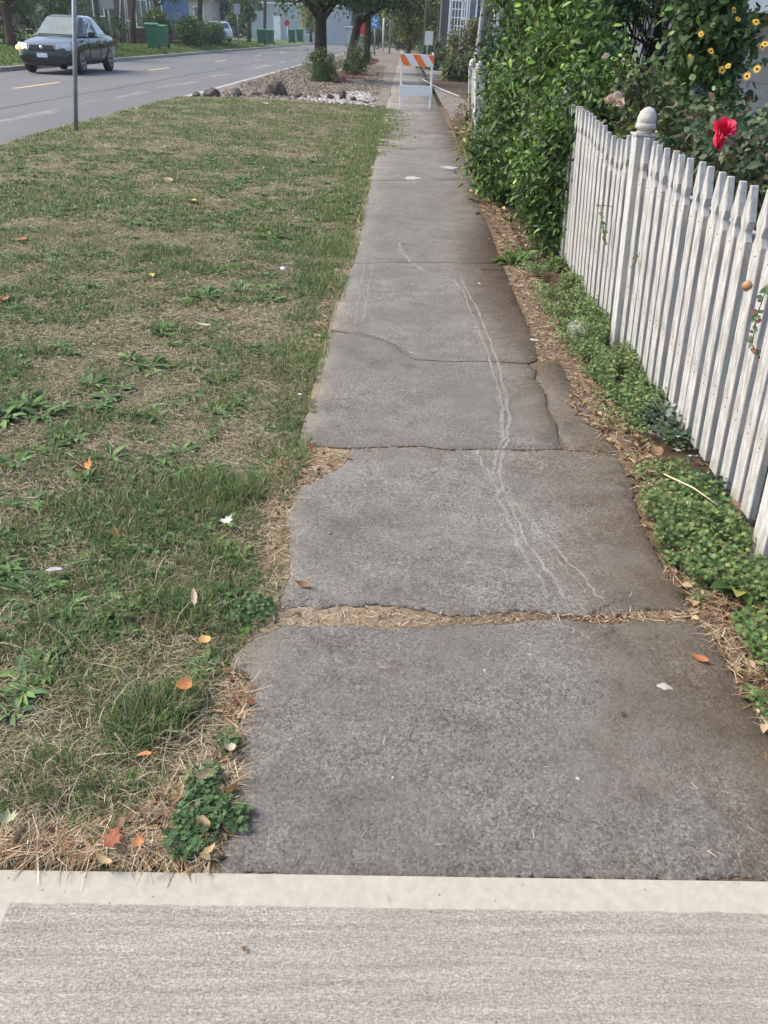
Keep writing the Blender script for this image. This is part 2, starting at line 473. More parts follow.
M = {}
M['path'] = path_material(); M['drive'] = driveway_material(); M['road'] = road_material(); M['gravel'] = gravel_material(); M['lawn'] = lawn_material()
M['bed'] = bed_material()
M['soil'] = soil_material('dry_soil', (.04, .028, .019), (.12, .085, .056), (.25, .19, .125))
M['palesoil'] = soil_material('pale_dry_soil', (.09, .07, .047), (.25, .20, .14), (.42, .35, .25))
M['darksoil'] = soil_material('bark_soil', (.025, .017, .011), (.075, .05, .033), (.16, .115, .075))
M['redmulch'] = soil_material('red_mulch', (.03, .012, .01), (.1, .035, .028), (.17, .07, .05), .5)
M['whitestone'] = soil_material('white_stones', (.16, .15, .14), (.5, .49, .46), (.75, .74, .7), .35)
M['ground'] = soil_material('far_ground', (.05, .05, .022), (.10, .10, .045), (.17, .15, .075), .12)
M['verge'] = soil_material('verge_soil', (.04, .06, .018), (.08, .115, .035), (.15, .17, .06), .15)
M['kerb'] = mat('kerb_concrete', (.33, .32, .3), .9, vary=.25, vscale=3, bump=.3)
M['paint_yellow'] = mat('lane_paint', (.62, .40, .16), .8, vary=.2, vscale=4, dirt=(.2, .19, .18), dirt_amt=.35, dscale=3)
M['trail'] = None
M['fence'] = paint_material('weathered_white_paint', (.60, .595, .575), (.23, .225, .21), .32)
M['rust'] = mat('rusty_nail', (.16, .09, .055), .8, vary=.3, vscale=60)
M['post'] = paint_material('weathered_post_paint', (.60, .595, .58), (.26, .255, .24), .27)
M['finial'] = mat('bare_grey_wood', (.44, .42, .39), .85, vary=.25, vscale=18, bump=.4, dirt=(.2, .19, .17), dirt_amt=.42, dscale=14)
M['leaf'] = tint_mat('glossy_leaf', .5, .3, .35)
M['leafmatt'] = tint_mat('matt_leaf', .62, .25, .3)
M['grass'] = tint_mat('grass_blade', .6, .4, .25)
M['dead'] = tint_mat('dead_leaf', .8, .1, .2)
M['bark'] = bark_material('grey_bark', (.035, .027, .022), (.12, .1, .085))
M['darkbark'] = bark_material('dark_bark', (.014, .011, .01), (.05, .04, .035))
M['polewood'] = bark_material('pole_wood', (.05, .033, .028), (.13, .09, .075))
M['birch'] = bark_material('birch_bark', (.2, .19, .18), (.62, .61, .58))
M['twig'] = mat('twig', (.10, .065, .04), .85, vary=.3, vscale=30)
M['stemgreen'] = mat('green_stem', (.09, .13, .04), .6, vary=.3, vscale=30)
M['galv'] = mat('galvanised_steel', (.30, .32, .33), .5, .55, vary=.18, vscale=9, dirt=(.16, .15, .14), dirt_amt=.3)
M['rock'] = mat('field_stone', (.075, .064, .054), .95, vary=.6, vscale=9, bump=1.0, bscale=14, dirt=(.16, .135, .105), dirt_amt=.38, dscale=4)
M['white_plastic'] = mat('white_plastic', (.72, .74, .76), .45, vary=.06, vscale=8, dirt=(.45, .44, .42), dirt_amt=.3, dscale=9)
M['orange'] = mat('orange_sheeting', (.85, .18, .035), .45, vary=.08, vscale=9)
M['white_sheet'] = mat('white_sheeting', (.74, .75, .76), .45, vary=.05, vscale=9)
M['bin'] = mat('green_bin_plastic', (.02, .135, .066), .5, vary=.2, vscale=3)
M['black'] = mat('black_rubber', (.02, .02, .021), .75, vary=.2, vscale=12)
M['sandstone'] = mat('brick_stone', (.22, .13, .09), .9, vary=.3, vscale=18, bump=.6, bscale=60)

# ------------------------------------------------------------------ setting: ground sheets
def sheet(name, poly, z, mt, res=None):
    b = MB()
    b.add([(x, y, z) for x, y in poly], [tuple(range(len(poly)))])
    o = b.build(name, mt); o['kind'] = 'structure'; return o


def grid_sheet(name, xs, ys, zf, mt):
    X, Y = np.meshgrid(xs, ys, indexing='ij'); Z = zf(X, Y); n, k = X.shape
    V = np.stack([X, Y, Z], -1).reshape(-1, 3)
    i = np.arange(n * k).reshape(n, k)
    F = np.stack([i[:-1, :-1], i[1:, :-1], i[1:, 1:], i[:-1, 1:]], -1).reshape(-1, 4)
    o = mesh_np(name, V, F, mt, smooth=True); o['kind'] = 'structure'; return o


sheet('ground', [(-150, -45), (150, -45), (150, 215), (-150, 215)], -.24, M['ground'])
grid_sheet('garden_soil', np.linspace(-.62, 9, 40), np.linspace(.5, 22, 60), lambda x, y: -.03 + .0 * x + .03 * np.clip((x - 1.1) / 1.0, 0, 1), M['darksoil'])


def lawn_z(x, y):
    return -.014 + .02 * (vnoise(x, y, .8, 3) - .5) * np.clip((-.35 - x) / .5, 0, 1) + .004 * (vnoise(x, y, .09, 4) - .5) + .03 * np.clip((-.5 - x) / 2.5, 0, 1)


grid_sheet('lawn', np.concatenate([np.linspace(-5.2, -2.2, 60), np.linspace(-2.15, -.34, 90)]), np.concatenate([np.linspace(.72, 6, 210), np.linspace(6.05, 20.6, 160)]), lawn_z, M['lawn'])
grid_sheet('path_bed', np.linspace(-.36, 1.02, 70), np.linspace(.92, 21, 300), lambda x, y: -.005 + .005 * (vnoise(x, y, .1, 8) - .5), M['bed'])
grid_sheet('gravel_bed', np.linspace(-5.08, -.36, 40), np.linspace(20.6, 120, 150), lambda x, y: -.03 + .05 * vnoise(x, y, 1.6, 9), M['gravel'])
sheet('gravel_drive', [(1.0, 14.2), (12, 22), (12, 34), (1.0, 62)], -.012, M['gravel'])
sheet('road', [(-13.1, -40), (-5.23, -40), (-5.23, 210), (-13.1, 210)], -.08, M['road'])
for (x0, x1, nm) in ((-5.23, -5.08, 'kerb'), (-13.25, -13.1, 'kerb')):
    b = MB()
    y = -40.0
    while y < 200:
        b.box((x0, y, -.2), (x1, y + 2.985, (.0 if y > 19 else -.045) if x0 > -6 else .05)); y += 3.0
    b.build(nm, M['kerb'], None, .012)['kind'] = 'structure'
grid_sheet('verge', np.linspace(-40, -13.25, 40), np.linspace(-30, 200, 120), lambda x, y: .04 + .22 * np.clip((-13.3 - x) / 2.2, 0, 1) + .03 * vnoise(x, y, 2.5, 12), M['verge'])
b = MB()
for i in range(-4, 16):
    y = 21.9 + i * 12.1
    b.box((-9.83, y, -.0795), (-9.71, y + 3.0, -.0755))
b.build('lane_markings', M['paint_yellow'])['kind'] = 'structure'

# driveway apron: turned by about two degrees to the path, its far edge is the origin of the material's bands
ang = math.atan2(.05, 1.53)
b = MB(); b.box((-5.2, -5, -.14), (6.5, 0, .004))
dr = b.build('driveway_apron', M['drive'], None, .006); dr['kind'] = 'structure'
dr.location = (0, .932, 0); dr.rotation_euler = (0, 0, ang)

# ------------------------------------------------------------------ the old sidewalk: broken slabs with real gaps
walk = thing('sidewalk', None, None, (0, 0, 0)); walk['kind'] = 'structure'
SLABZ = {}


def pxpoly(pts): return [tuple(gp(*p)[:2]) for p in pts]


def slab(poly, z, rough=.006, tilt=(0, 0), seed=0, step=.009, grid=.07, bev=.005, drop=.007):
    r = np.random.default_rng(seed)
    P = np.array(poly, float)
    if ((P[:, 0] * np.roll(P[:, 1], -1)) - (np.roll(P[:, 0], -1) * P[:, 1])).sum() < 0: P = P[::-1]
    out = []
    for i in range(len(P)):
        a, c = P[i], P[(i + 1) % len(P)]; L = np.linalg.norm(c - a); n = max(1, int(L / step))
        for k in range(n): out.append(a + (c - a) * k / n)
    Q = np.array(out); nq = len(Q)
    wig = (vnoise(Q[:, 0], Q[:, 1], .05, 21 + seed) - .5) * rough * 1.8 + (vnoise(Q[:, 0], Q[:, 1], .012, 31 + seed) - .5) * rough * 1.8
    T = np.roll(Q, -1, 0) - np.roll(Q, 1, 0); T /= np.linalg.norm(T, axis=1, keepdims=True) + 1e-9
    N = np.stack([-T[:, 1], T[:, 0]], 1)                # inward for counter-clockwise
    Q = Q + N * wig[:, None]
    A = Q + N * bev
    xs = np.arange(P[:, 0].min(), P[:, 0].max(), grid); ys = np.arange(P[:, 1].min(), P[:, 1].max(), grid)
    G = np.array([(x, y) for x in xs for y in ys]) + r.uniform(-.01, .01, (len(xs) * len(ys), 2))
    d = np.sqrt(((G[:, None] - Q[None]) ** 2).sum(-1)).min(1); G = G[d > .03]
    allp = [Vector(p) for p in np.concatenate([Q, A, G])]
    vs_, es, fs, ov, oe, of = delaunay_2d_cdt(allp, [], [list(range(nq))], 1, 1e-6)
    V = np.array([(v.x, v.y, 0) for v in vs_])
    dd = np.sqrt(((V[:, None, :2] - Q[None]) ** 2).sum(-1)).min(1)
    V[:, 2] = z + tilt[0] * V[:, 0] + tilt[1] * (V[:, 1] - P[:, 1].mean()) - drop * np.clip(1 - dd / (bev + .0005), 0, 1) ** 1.5 - .002 * np.clip(1 - dd / .03, 0, 1)
    V[:, 2] += (vnoise(V[:, 0], V[:, 1], .25, 77) - .5) * .003
    base = len(V)
    # side wall from the outline down
    W = np.column_stack([Q, np.full(nq, z - drop)]); W2 = np.column_stack([Q - N * .004, np.full(nq, z - .09)])
    V = np.concatenate([V, W, W2])
    F = [tuple(f) for f in fs]
    for i in range(nq):
        j = (i + 1) % nq
        F += [(base + i, base + nq + i, base + nq + j), (base + i, base + nq + j, base + j)]
    bm = bmesh.new(); bv = [bm.verts.new(v) for v in V]
    for f in F:
        try: bm.faces.new([bv[i] for i in f])
        except ValueError: pass
    bmesh.ops.remove_doubles(bm, verts=bm.verts, dist=.0008)
    bmesh.ops.recalc_face_normals(bm, faces=bm.faces)
    for f in bm.faces: f.smooth = abs(f.normal.z) > .6
    me = bpy.data.meshes.new('slab'); bm.to_mesh(me); bm.free()
    return link('slab', me, M['path'], walk)


def Zs(x, y):
    """height of the slab tops (the same numbers as below)"""
    if y < 1.72: return .004
    if y < 2.8: return .005
    if y < 3.85: return .004
    return .006


S1 = pxpoly([(219, 875), (222, 845), (228, 800), (236, 770), (231, 742), (240, 728), (252, 700), (254, 688), (250, 678), (243, 671), (234, 664), (233, 654), (243, 645), (258, 636), (275, 628),
             (288, 624), (312, 625), (345, 625), (375, 627), (400, 628), (430, 625), (455, 624), (470, 625), (500, 623), (522, 620), (548, 618), (580, 621), (612, 623), (640, 620), (668, 619), (697, 622), (714, 640), (740, 683), (768, 730)])
S1 += [(1.0, .968)]
slab(S1, .004, .008, (0, 0), 1, bev=.006, drop=.006)
S2 = pxpoly([(283, 606), (281, 598), (288, 575), (291, 555), (288, 535), (286, 520), (291, 505), (296, 489), (312, 483), (328, 474), (342, 464), (350, 449.2), (380, 448), (420, 447.2), (446, 450.6), (480, 450),
             (520, 450.9), (563, 450.4), (612, 453.4), (622, 465), (634, 480), (634, 500), (646, 530), (658, 558), (678, 592), (693, 612), (670, 608), (645, 609), (628, 614), (600, 616), (570, 614), (545, 612), (520, 610), (495, 613), (470, 615), (440, 613), (405, 606), (375, 602), (350, 606), (318, 608)])
slab(S2, .005, .008, (0, 0), 2, bev=.006, drop=.006)
S3 = pxpoly([(302, 445), (300, 436), (304, 420), (312, 404), (320, 388), (324, 360), (330, 334), (352, 334), (375, 338), (392, 344), (405, 352), (415, 360), (450, 362), (490, 362), (527, 364), (537, 370), (534, 380), (545, 394), (547, 410), (556, 425), (558, 440), (563, 449), (520, 450),
             (480, 449), (450, 450), (425, 446), (385, 447), (345, 448)])
slab(S3, .004, .002, (0, 0), 3, bev=.0025, drop=.003)
slab(pxpoly([(539, 363), (556, 361), (566, 372), (577, 396), (592, 412), (606, 428), (616, 452), (570, 449.8), (561, 440), (558.5, 425), (549.5, 410), (547.5, 394), (537, 380), (540, 370)]), .001, .008, (0, 0), 4, bev=.003, drop=.004)
S4 = pxpoly([(331, 330), (336, 312), (341, 296), (347, 278), (353, 264), (400, 263), (450, 263), (502, 264), (512, 290), (524, 318), (534, 340), (536, 361), (528, 363.6), (490, 361.75), (450, 361.75), (415.1, 359.75), (405.1, 351.75), (392.1, 343.75), (375.1, 337.75), (352, 333.75)])
slab(S4, .0045, .0006, (0, 0), 5, .03, .1, .002, .002)
S5 = pxpoly([(354, 263.7), (358, 244), (362, 225), (366, 205), (371, 181), (420, 180.5), (470, 181), (478, 205), (490, 232), (501, 263.8), (450, 262.75), (400, 262.75)])
slab(S5, .0042, .0008, (0, 0), 6, .05, .2, .003, .002)
S6 = pxpoly([(371, 180.85), (374, 165), (378, 150), (420, 150), (461, 150), (470, 180.85), (420, 180.35)])
slab(S6, .0045, .001, (0, 0), 7, .08, .3, .003, .002)
yy = float(gp(420, 150)[1]) + .012
k = 0
while yy < 66:
    L = 2.3 if yy < 20 else 3.4
    slab([(-.37, yy), (.88, yy), (.88, yy + L - .012), (-.37, yy + L - .012)], .003 + .002 * (k % 2), .003, (0, 0), 8 + k, .25, .8, .004, .004)
    yy += L; k += 1


def ribbon(name, pts, wid, mt, seed, dz=.0016, px=True):
    """thin mark that follows a line across the slabs"""
    r = np.random.default_rng(seed)
    P = np.array([gp(*p)[:2] for p in pts]) if px else np.array(pts)
    t = np.linspace(0, 1, len(P)); u = np.linspace(0, 1, 14 * len(P))
    # smooth the corners
    Q = np.column_stack([np.interp(u, t, P[:, 0]), np.interp(u, t, P[:, 1])])
    for _ in range(3): Q[1:-1] = (Q[:-2] + 2 * Q[1:-1] + Q[2:]) / 4
    T = np.gradient(Q, axis=0); T /= np.linalg.norm(T, axis=1, keepdims=True) + 1e-9; N = np.stack([-T[:, 1], T[:, 0]], 1)
    Q = Q + N * ((vnoise(u * 60, u * 0, 2.0, seed) - .5) * .02 + (vnoise(u * 60, u * 0, .7, seed + 5) - .5) * .012)[:, None]
    wv = wid * (.5 + vnoise(u * 90, u * 0 + 3, 1.6, seed + 1))
    z = np.array([Zs(*q) for q in Q]) + dz + .0016
    V = np.concatenate([np.column_stack([Q + N * wv[:, None] / 2, z]), np.column_stack([Q - N * wv[:, None] / 2, z])])
    n = len(Q); i = np.arange(n - 1)
    F = np.stack([i, i + n, i + n + 1, i + 1], 1)
    return mesh_np(name, V, F, mt, walk)


def trail_material(name, c, lo, hi, sc=120):
    k = NT(name); k.b.inputs['Base Color'].default_value = (*c, 1); k.b.inputs['Roughness'].default_value = .9
    n = k.math('ADD', k.math('MULTIPLY', k.noise(sc, 4, .8), .6), k.math('MULTIPLY', k.noise(9, 4, .6), .4))
    k.t.links.new(k.mr(n, lo, hi, 0, .72), k.b.inputs['Alpha']); return k.m


M['trail'] = trail_material('mineral_trail', (.42, .395, .35), .38, .70)
M['faint'] = trail_material('faint_mineral_trail', (.33, .31, .28), .40, .74)
M['crack'] = trail_material('crack_dirt', (.02, .017, .014), .22, .40, 60)
A1 = [(455, 280), (464, 296), (472, 312), (481, 336), (488, 356), (496, 384), (501, 410), (502, 434), (497, 456), (493, 476), (499, 500), (507, 522), (518, 546), (532, 570), (550, 600)]
A2 = [(461, 280), (471, 298), (480, 316), (489, 340), (495, 358), (503, 386), (508, 412), (508, 436), (503, 456), (500, 474), (508, 500), (518, 524), (530, 546), (546, 570), (566, 602)]
A3 = [(478, 452), (484, 470), (496, 488), (514, 505), (536, 530), (560, 556), (584, 580), (604, 604)]
ribbon('mineral_trail', A1, .013, M['trail'], 41); ribbon('mineral_trail', A2, .013, M['trail'], 42)
ribbon('mineral_trail', A3, .011, M['trail'], 43)
ribbon('mineral_trail', [(500, 470), (508, 492), (522, 512), (540, 540), (566, 572), (590, 600)], .010, M['faint'], 48)
ribbon('mineral_trail', [(470, 452), (482, 470), (494, 492), (512, 520), (524, 548), (538, 580), (548, 604)], .010, M['faint'], 49)
ribbon('mineral_trail', [(448, 282), (470, 312), (488, 350), (498, 395), (500, 440)], .010, M['faint'], 50)
ribbon('mineral_trail', [(590, 640), (560, 626), (548, 612)], .012, M['faint'], 56)
ribbon('mineral_trail', [(514, 600), (520, 606), (526, 612)], .03, M['faint'], 57)
ribbon('mineral_trail', [(398, 244), (404, 256), (412, 264), (424, 272)], .03, M['trail'], 44)
ribbon('mineral_trail', [(440, 278), (456, 282)], .02, M['faint'], 45)
ribbon('mineral_trail', [(366, 262), (360, 290), (356, 326)], .02, M['faint'], 46); ribbon('mineral_trail', [(374, 262), (368, 290), (363, 324)], .016, M['faint'], 47)
ribbon('hairline_crack', [(330, 331), (352, 333), (375, 338), (394, 345), (406, 352), (416, 359)], .004, M['crack'], 51)
ribbon('hairline_crack', [(586, 618), (606, 606), (622, 600)], .003, M['crack'], 54)
ribbon('hairline_crack', [(480, 270), (505, 271)], .02, M['crack'], 55)
M['spot'] = mat('pale_spot', (.33, .315, .29), .85, vary=.15, vscale=60, bump=.3)


def spot(px, py, rx, ry, seed, name='pale_spot', h=.004):
    c = gp(px, py); r = np.random.default_rng(seed); n = 14
    q = np.linspace(0, 2 * PI, n, endpoint=False); k = 1 + r.uniform(-.3, .3, n)
    z = Zs(c[0], c[1])
    V = [(c[0] + rx * k[i] * math.cos(q[i]), c[1] + ry * k[i] * math.sin(q[i]), z + .0005) for i in range(n)]
    V += [(c[0] + .6 * rx * k[i] * math.cos(q[i]), c[1] + .6 * ry * k[i] * math.sin(q[i]), z + h) for i in range(n)] + [(c[0], c[1], z + h)]
    F = [(i, (i + 1) % n, n + (i + 1) % n, n + i) for i in range(n)] + [(n + i, n + (i + 1) % n, 2 * n) for i in range(n)]
    b = MB(); b.add(V, F, True); return b.build(name, M['spot'], walk)


for i, a in enumerate([(665, 688, .018, .012), (578, 780, .005, .005), (485, 672, .004, .006), (412, 178.5, .09, .14), (449, 168, .1, .13), (534, 341, .03, .02), (393, 779, .004, .004), (530, 656, .006, .004), (553, 304, .04, .03), (300, 395, .012, .01)]):
    spot(*a, 60 + i, 'gum_spot' if a[2] < .02 else 'paint_spot', .003)

# ------------------------------------------------------------------ grass, thatch and weeds
def blades(xy, z, length, width, lean, az, cols):
    """bent grass blades, each three segments and a tip"""
    N = len(xy); d = np.stack([np.cos(az), np.sin(az), np.zeros(N)], 1); s = np.stack([-np.sin(az), np.cos(az), np.zeros(N)], 1)
    V = np.zeros((N, 7, 3)); p = np.column_stack([xy, z]).astype(float)
    ang_ = lean * .35; pos = p.copy()
    for k in range(4):
        wd = width * (1.0, .9, .62, 0)[k] * .5
        if k < 3: V[:, 2 * k] = pos + s * wd[:, None]; V[:, 2 * k + 1] = pos - s * wd[:, None]
        else: V[:, 6] = pos
        pos = pos + (d * np.sin(ang_)[:, None] + np.array([0, 0, 1.]) * np.cos(ang_)[:, None]) * (length / 3)[:, None]
        ang_ = np.minimum(ang_ + lean * .42, 1.75)
    V[:, :, 2] = np.maximum(V[:, :, 2], (z + .001)[:, None])
    T = np.array([(0, 1, 3), (0, 3, 2), (2, 3, 5), (2, 5, 4), (4, 5, 6)])
    F = T[None] + (np.arange(N) * 7)[:, None, None]
    return V.reshape(-1, 3), F.reshape(-1, 3), np.repeat(cols, 7, 0)


GREEN = [(.07, .145, .042), (.095, .18, .052), (.125, .21, .066), (.16, .225, .085), (.055, .115, .036)]
OLIVE = [(.22, .225, .09), (.27, .25, .11), (.19, .205, .078)]
STRAWC = [(.44, .375, .26), (.37, .31, .215), (.52, .455, .33), (.28, .23, .155), (.41, .35, .24)]


def edge_x(y):
    """left border of the walk"""
    return np.interp(y, [.93, 1.3, 1.5, 1.62, 1.75, 2.4, 2.62, 2.8, 2.95, 3.3, 4.2, 6.9, 11, 20],
                     [-.30, -.31, -.34, -.33, -.30, -.335, -.31, -.29, -.36, -.38, -.37, -.33, -.38, -.40])


def greenness(x, y):
    g = .30 * vnoise(x, y, .62, 101) + .38 * vnoise(x, y, .24, 102) + .32 * vnoise(x, y, .1, 103) + .05
    g = g + .16 * np.exp(-((edge_x(y) - x) / .35) ** 2) * np.clip((y - 3.0) / 3, 0, 1)
    g = g - .20 * np.clip((1.35 - y) / .35, 0, 1)
    g = g - .10 * np.exp(-(((x + 1.3) / .9) ** 2 + ((y - 5.2) / 1.2) ** 2)) + .05 * np.clip((y - 8) / 6, 0, 1)
    g = g + .06 * np.exp(-(((x + .9) / .5) ** 2 + ((y - 2.1) / .5) ** 2))
    return g


def spots_on_lawn(n, y0, y1, xmin=-5.24):
    y = rng.uniform(y0, y1, n); lim = np.maximum(xmin, -.7 * y - 1.5)
    x = lim + (edge_x(y) - lim) * rng.random(n); return x, y


gparts = []
for (y0, y1, dens, wmul) in ((.96, 2.0, 12500, 1.0), (2.0, 3.6, 10500, 1.15), (3.6, 6.5, 6200, 1.6), (6.5, 11, 2600, 2.5), (11, 20.5, 1700, 3.6)):
    ymid = (y0 + y1) / 2; area = (y1 - y0) * (min(5.05, .7 * ymid + 1.5) - .35); n = int(area * dens)
    x, y = spots_on_lawn(n, y0, y1); g = greenness(x, y)
    keep = rng.random(n) < np.clip((g - .33) / .17, .12, 1); x, y, g = x[keep], y[keep], g[keep]; k = len(x)
    hgt = (.016 + .036 * np.clip((g - .42) / .3, 0, 1)) * rng.uniform(.6, 1.5, k) * (1 - .06 * (wmul - 1))
    c = pick(GREEN, k, .35); ol = rng.random(k) < np.clip(.5 - (g - .5) * 2.0 + .14 * (wmul > 2), .12, .8); c[ol] = pick(OLIVE, ol.sum(), .3)
    dr_ = rng.random(k) < .14; c[dr_] = pick(STRAWC, dr_.sum(), .3)
    gparts.append(blades(np.column_stack([x, y]), lawn_z(x, y) - .002, hgt, .0026 * wmul * rng.uniform(.7, 1.4, k), rng.uniform(.2, 1.6, k), rng.uniform(0, 2 * PI, k), c))
    # lying thatch
    n2 = int(area * dens * 1.0); x, y = spots_on_lawn(n2, y0, y1); g = greenness(x, y)
    keep = rng.random(n2) < np.clip(1.25 - (g - .3) * 2.2, .25, 1); x, y = x[keep], y[keep]; k = len(x)
    az = rng.uniform(0, 2 * PI, k); ax = np.stack([np.cos(az), np.sin(az), rng.uniform(-.05, .3, k)], 1); nz = np.array([0, 0, 1.]) + rng.normal(0, .4, (k, 3))
    gparts.append(scatter(*STRAW, np.column_stack([x, y, lawn_z(x, y) + rng.uniform(.001, .014, k)]), ax, nz,
                          np.column_stack([.0017 * wmul * rng.uniform(.6, 1.3, k), rng.uniform(.012, .05, k) * (1 + .12 * (wmul - 1))]), pick(STRAWC, k, .3)))
for (y0, y1, dens, wmul) in ((.98, 2.2, 11000, 1.05), (2.2, 4.2, 8500, 1.3), (4.2, 8.0, 4200, 2.0), (8.0, 20.4, 1300, 3.6)):
    ymid = (y0 + y1) / 2; n = int((y1 - y0) * (min(5.1, .7 * ymid + 1.5) - .35) * dens); x, y = spots_on_lawn(n, y0, y1)
    cl = .55 * vnoise(x, y, .19, 131) + .25 * vnoise(x, y, .07, 132) + .35 * vnoise(x, y, .9, 133) + .10 * np.exp(-((y - 2.4) / 1.4) ** 2) - .12 * np.clip((1.3 - y) / .3, 0, 1)
    kp = cl > .655; x, y, cl = x[kp], y[kp], cl[kp]; k = len(x)
    c = pick([(.075, .135, .042), (.10, .165, .052), (.13, .2, .065), (.18, .225, .09), (.2, .21, .09)], k, .4); dd = rng.random(k) < .14; c[dd] = pick(STRAWC, dd.sum(), .3)
    gparts.append(blades(np.column_stack([x, y]), lawn_z(x, y), (.016 + .085 * (cl - .655)) * rng.uniform(.6, 1.4, k), .0030 * wmul * rng.uniform(.6, 1.4, k), rng.uniform(.3, 1.7, k), rng.uniform(0, 2 * PI, k), c))
# tall fine tufts at measured places
for (px, py, rad, n, L) in ((205, 497, .15, 700, .085), (160, 512, .10, 300, .07), (240, 488, .10, 420, .08), (150, 715, .09, 620, .085), (128, 735, .07, 300, .07), (175, 700, .06, 260, .075), (90, 690, .1, 240, .06), (130, 590, .13, 500, .07), (180, 610, .11, 420, .07),
                            (215, 560, .1, 320, .065), (60, 640, .12, 320, .06), (110, 805, .08, 240, .07), (30, 780, .09, 220, .07), (60, 770, .08, 180, .07), (270, 490, .06, 180, .06), (150, 800, .06, 140, .06), (70, 540, .15, 300, .06), (225, 800, .05, 90, .05),
                            (285, 360, .25, 500, .07), (300, 372, .2, 360, .07), (325, 285, .3, 500, .07), (350, 215, .4, 500, .08), (340, 250, .3, 400, .07)):
    c0 = gp(px, py); r = rad * np.sqrt(rng.random(n)); q = rng.uniform(0, 2 * PI, n)
    x = c0[0] + r * np.cos(q); y = c0[1] + r * np.sin(q); x = np.minimum(x, edge_x(y) + .01)
    c = pick(GREEN[:4] + OLIVE[:1], n, .45); dd = rng.random(n) < .12; c[dd] = pick(STRAWC, dd.sum())
    wm = 1 + .25 * max(0, c0[1] - 2)
    gparts.append(blades(np.column_stack([x, y]), lawn_z(x, y), .8 * L * rng.uniform(.5, 1.25, n), .0023 * wm * rng.uniform(.7, 1.3, n), rng.uniform(.1, 1.3, n), q + rng.normal(0, .8, n), c))
n = 17000; y = 3.1 + 16.5 * rng.random(n) ** 1.25; x = edge_x(y) + .05 - np.abs(rng.normal(0, .19, n)); kp = (vnoise(x, y, .3, 57) + .5 * vnoise(x, y, .11, 58) > .58); x, y = x[kp], y[kp]; k = len(x)
gparts.append(blades(np.column_stack([x, y]), np.full(k, -.008), rng.uniform(.015, .045, k), .0024 * (1 + .17 * y) * rng.uniform(.7, 1.3, k), rng.uniform(.3, 1.5, k), rng.uniform(0, 2 * PI, k), pick([(.10, .17, .05), (.135, .2, .065), (.18, .235, .09), (.3, .28, .15)], k, .35)))
# long dry stalks near the driveway and along the walk
n = 1300; x, y = spots_on_lawn(n, 1.02, 2.0); kp = rng.random(n) < np.clip(1.1 - (y - 1.0) * .9, .15, 1); x, y = x[kp], y[kp]; k = len(x)
gparts.append(blades(np.column_stack([x, y]), lawn_z(x, y), rng.uniform(.05, .15, k), rng.uniform(.0012, .0026, k), rng.uniform(1.2, 2.4, k), rng.uniform(0, 2 * PI, k), pick(STRAWC, k, .35)))
# green growth creeping over the far slabs
n = 5200; y = 11.2 + 8.6 * rng.beta(1.6, 1.5, n); x = -.40 + np.abs(rng.normal(0, .20, n)) * np.clip((y - 10.8) / 2.2, .15, 1.2); kp = (vnoise(x, y, .22, 55) + .5 * vnoise(x, y, .09, 56) > .62) & (x < .4); x, y = x[kp], y[kp]; k = len(x)
gparts.append(blades(np.column_stack([x, y]), np.full(k, .002), rng.uniform(.015, .05, k), rng.uniform(.008, .014, k), rng.uniform(.4, 1.6, k), rng.uniform(0, 2 * PI, k), pick(GREEN + OLIVE + OLIVE, k, .3)))
V, F, C = join_np(gparts)
tag(mesh_np('grass', V, F, M['grass'], None, C), 'patchy half dry lawn grass between the road and the sidewalk', 'grass', kind='stuff')

# broad-leaved lawn weeds (rosettes, clover, small herbs)
WEED = [(.06, .13, .034), (.085, .175, .045), (.115, .205, .058), (.07, .14, .045), (.15, .225, .08)]
wparts = []


def rosette(x, y, r, n, z, tpl=LONG, cols=WEED, up=.5):
    q = rng.uniform(0, 2 * PI, n); e = rng.uniform(.12, up, n)
    ax = np.stack([np.cos(q), np.sin(q), e], 1); nz = np.array([0, 0, 1.]) + rng.normal(0, .25, (n, 3))
    pos = np.column_stack([x + .15 * r * np.cos(q), y + .15 * r * np.sin(q), np.full(n, z + .004)])
    L = r * rng.uniform(.6, 1.15, n)
    return scatter(*tpl, pos, ax, nz, np.column_stack([L * rng.uniform(.9, 1.7, n), L]), pick(cols, n, .4))


for (px, py, r, n) in ((14, 414, .09, 34), (30, 408, .09, 30), (42, 416, .08, 26), (2, 420, .09, 26), (60, 408, .07, 20), (92, 384, .08, 26), (108, 396, .08, 26), (98, 405, .07, 20), (120, 388, .07, 16), (140, 366, .07, 16), (150, 372, .06, 14), (130, 358, .07, 18), (4, 566, .07, 26), (12, 578, .06, 20), (14, 462, .07, 22), (60, 432, .07, 26), (75, 436, .06, 20), (20, 690, .06, 24), (12, 710, .05, 20), (35, 690, .05, 16), (85, 480, .08, 10),
                       (270, 238, .14, 16), (205, 298, .13, 16), (240, 290, .12, 12), (150, 365, .1, 12), (270, 300, .1, 10), (215, 540, .06, 10), (235, 555, .06, 10), (160, 455, .08, 12), (30, 500, .08, 12), (35, 590, .09, 12), (110, 455, .08, 14), (245, 620, .06, 14), (255, 600, .05, 12), (180, 450, .07, 12)):
    c0 = gp(px, py); wparts.append(rosette(c0[0], c0[1], r, n, float(lawn_z(c0[0], c0[1]))))
for _ in range(2200):
    y = rng.uniform(1.05, 11); x = rng.uniform(max(-5, -.7 * y - 1), -.45)
    if greenness(np.array(x), np.array(y)) < .46: continue
    wparts.append(rosette(x, y, rng.uniform(.025, .06) * (1 + .05 * y), rng.integers(9, 20), float(lawn_z(x, y))))
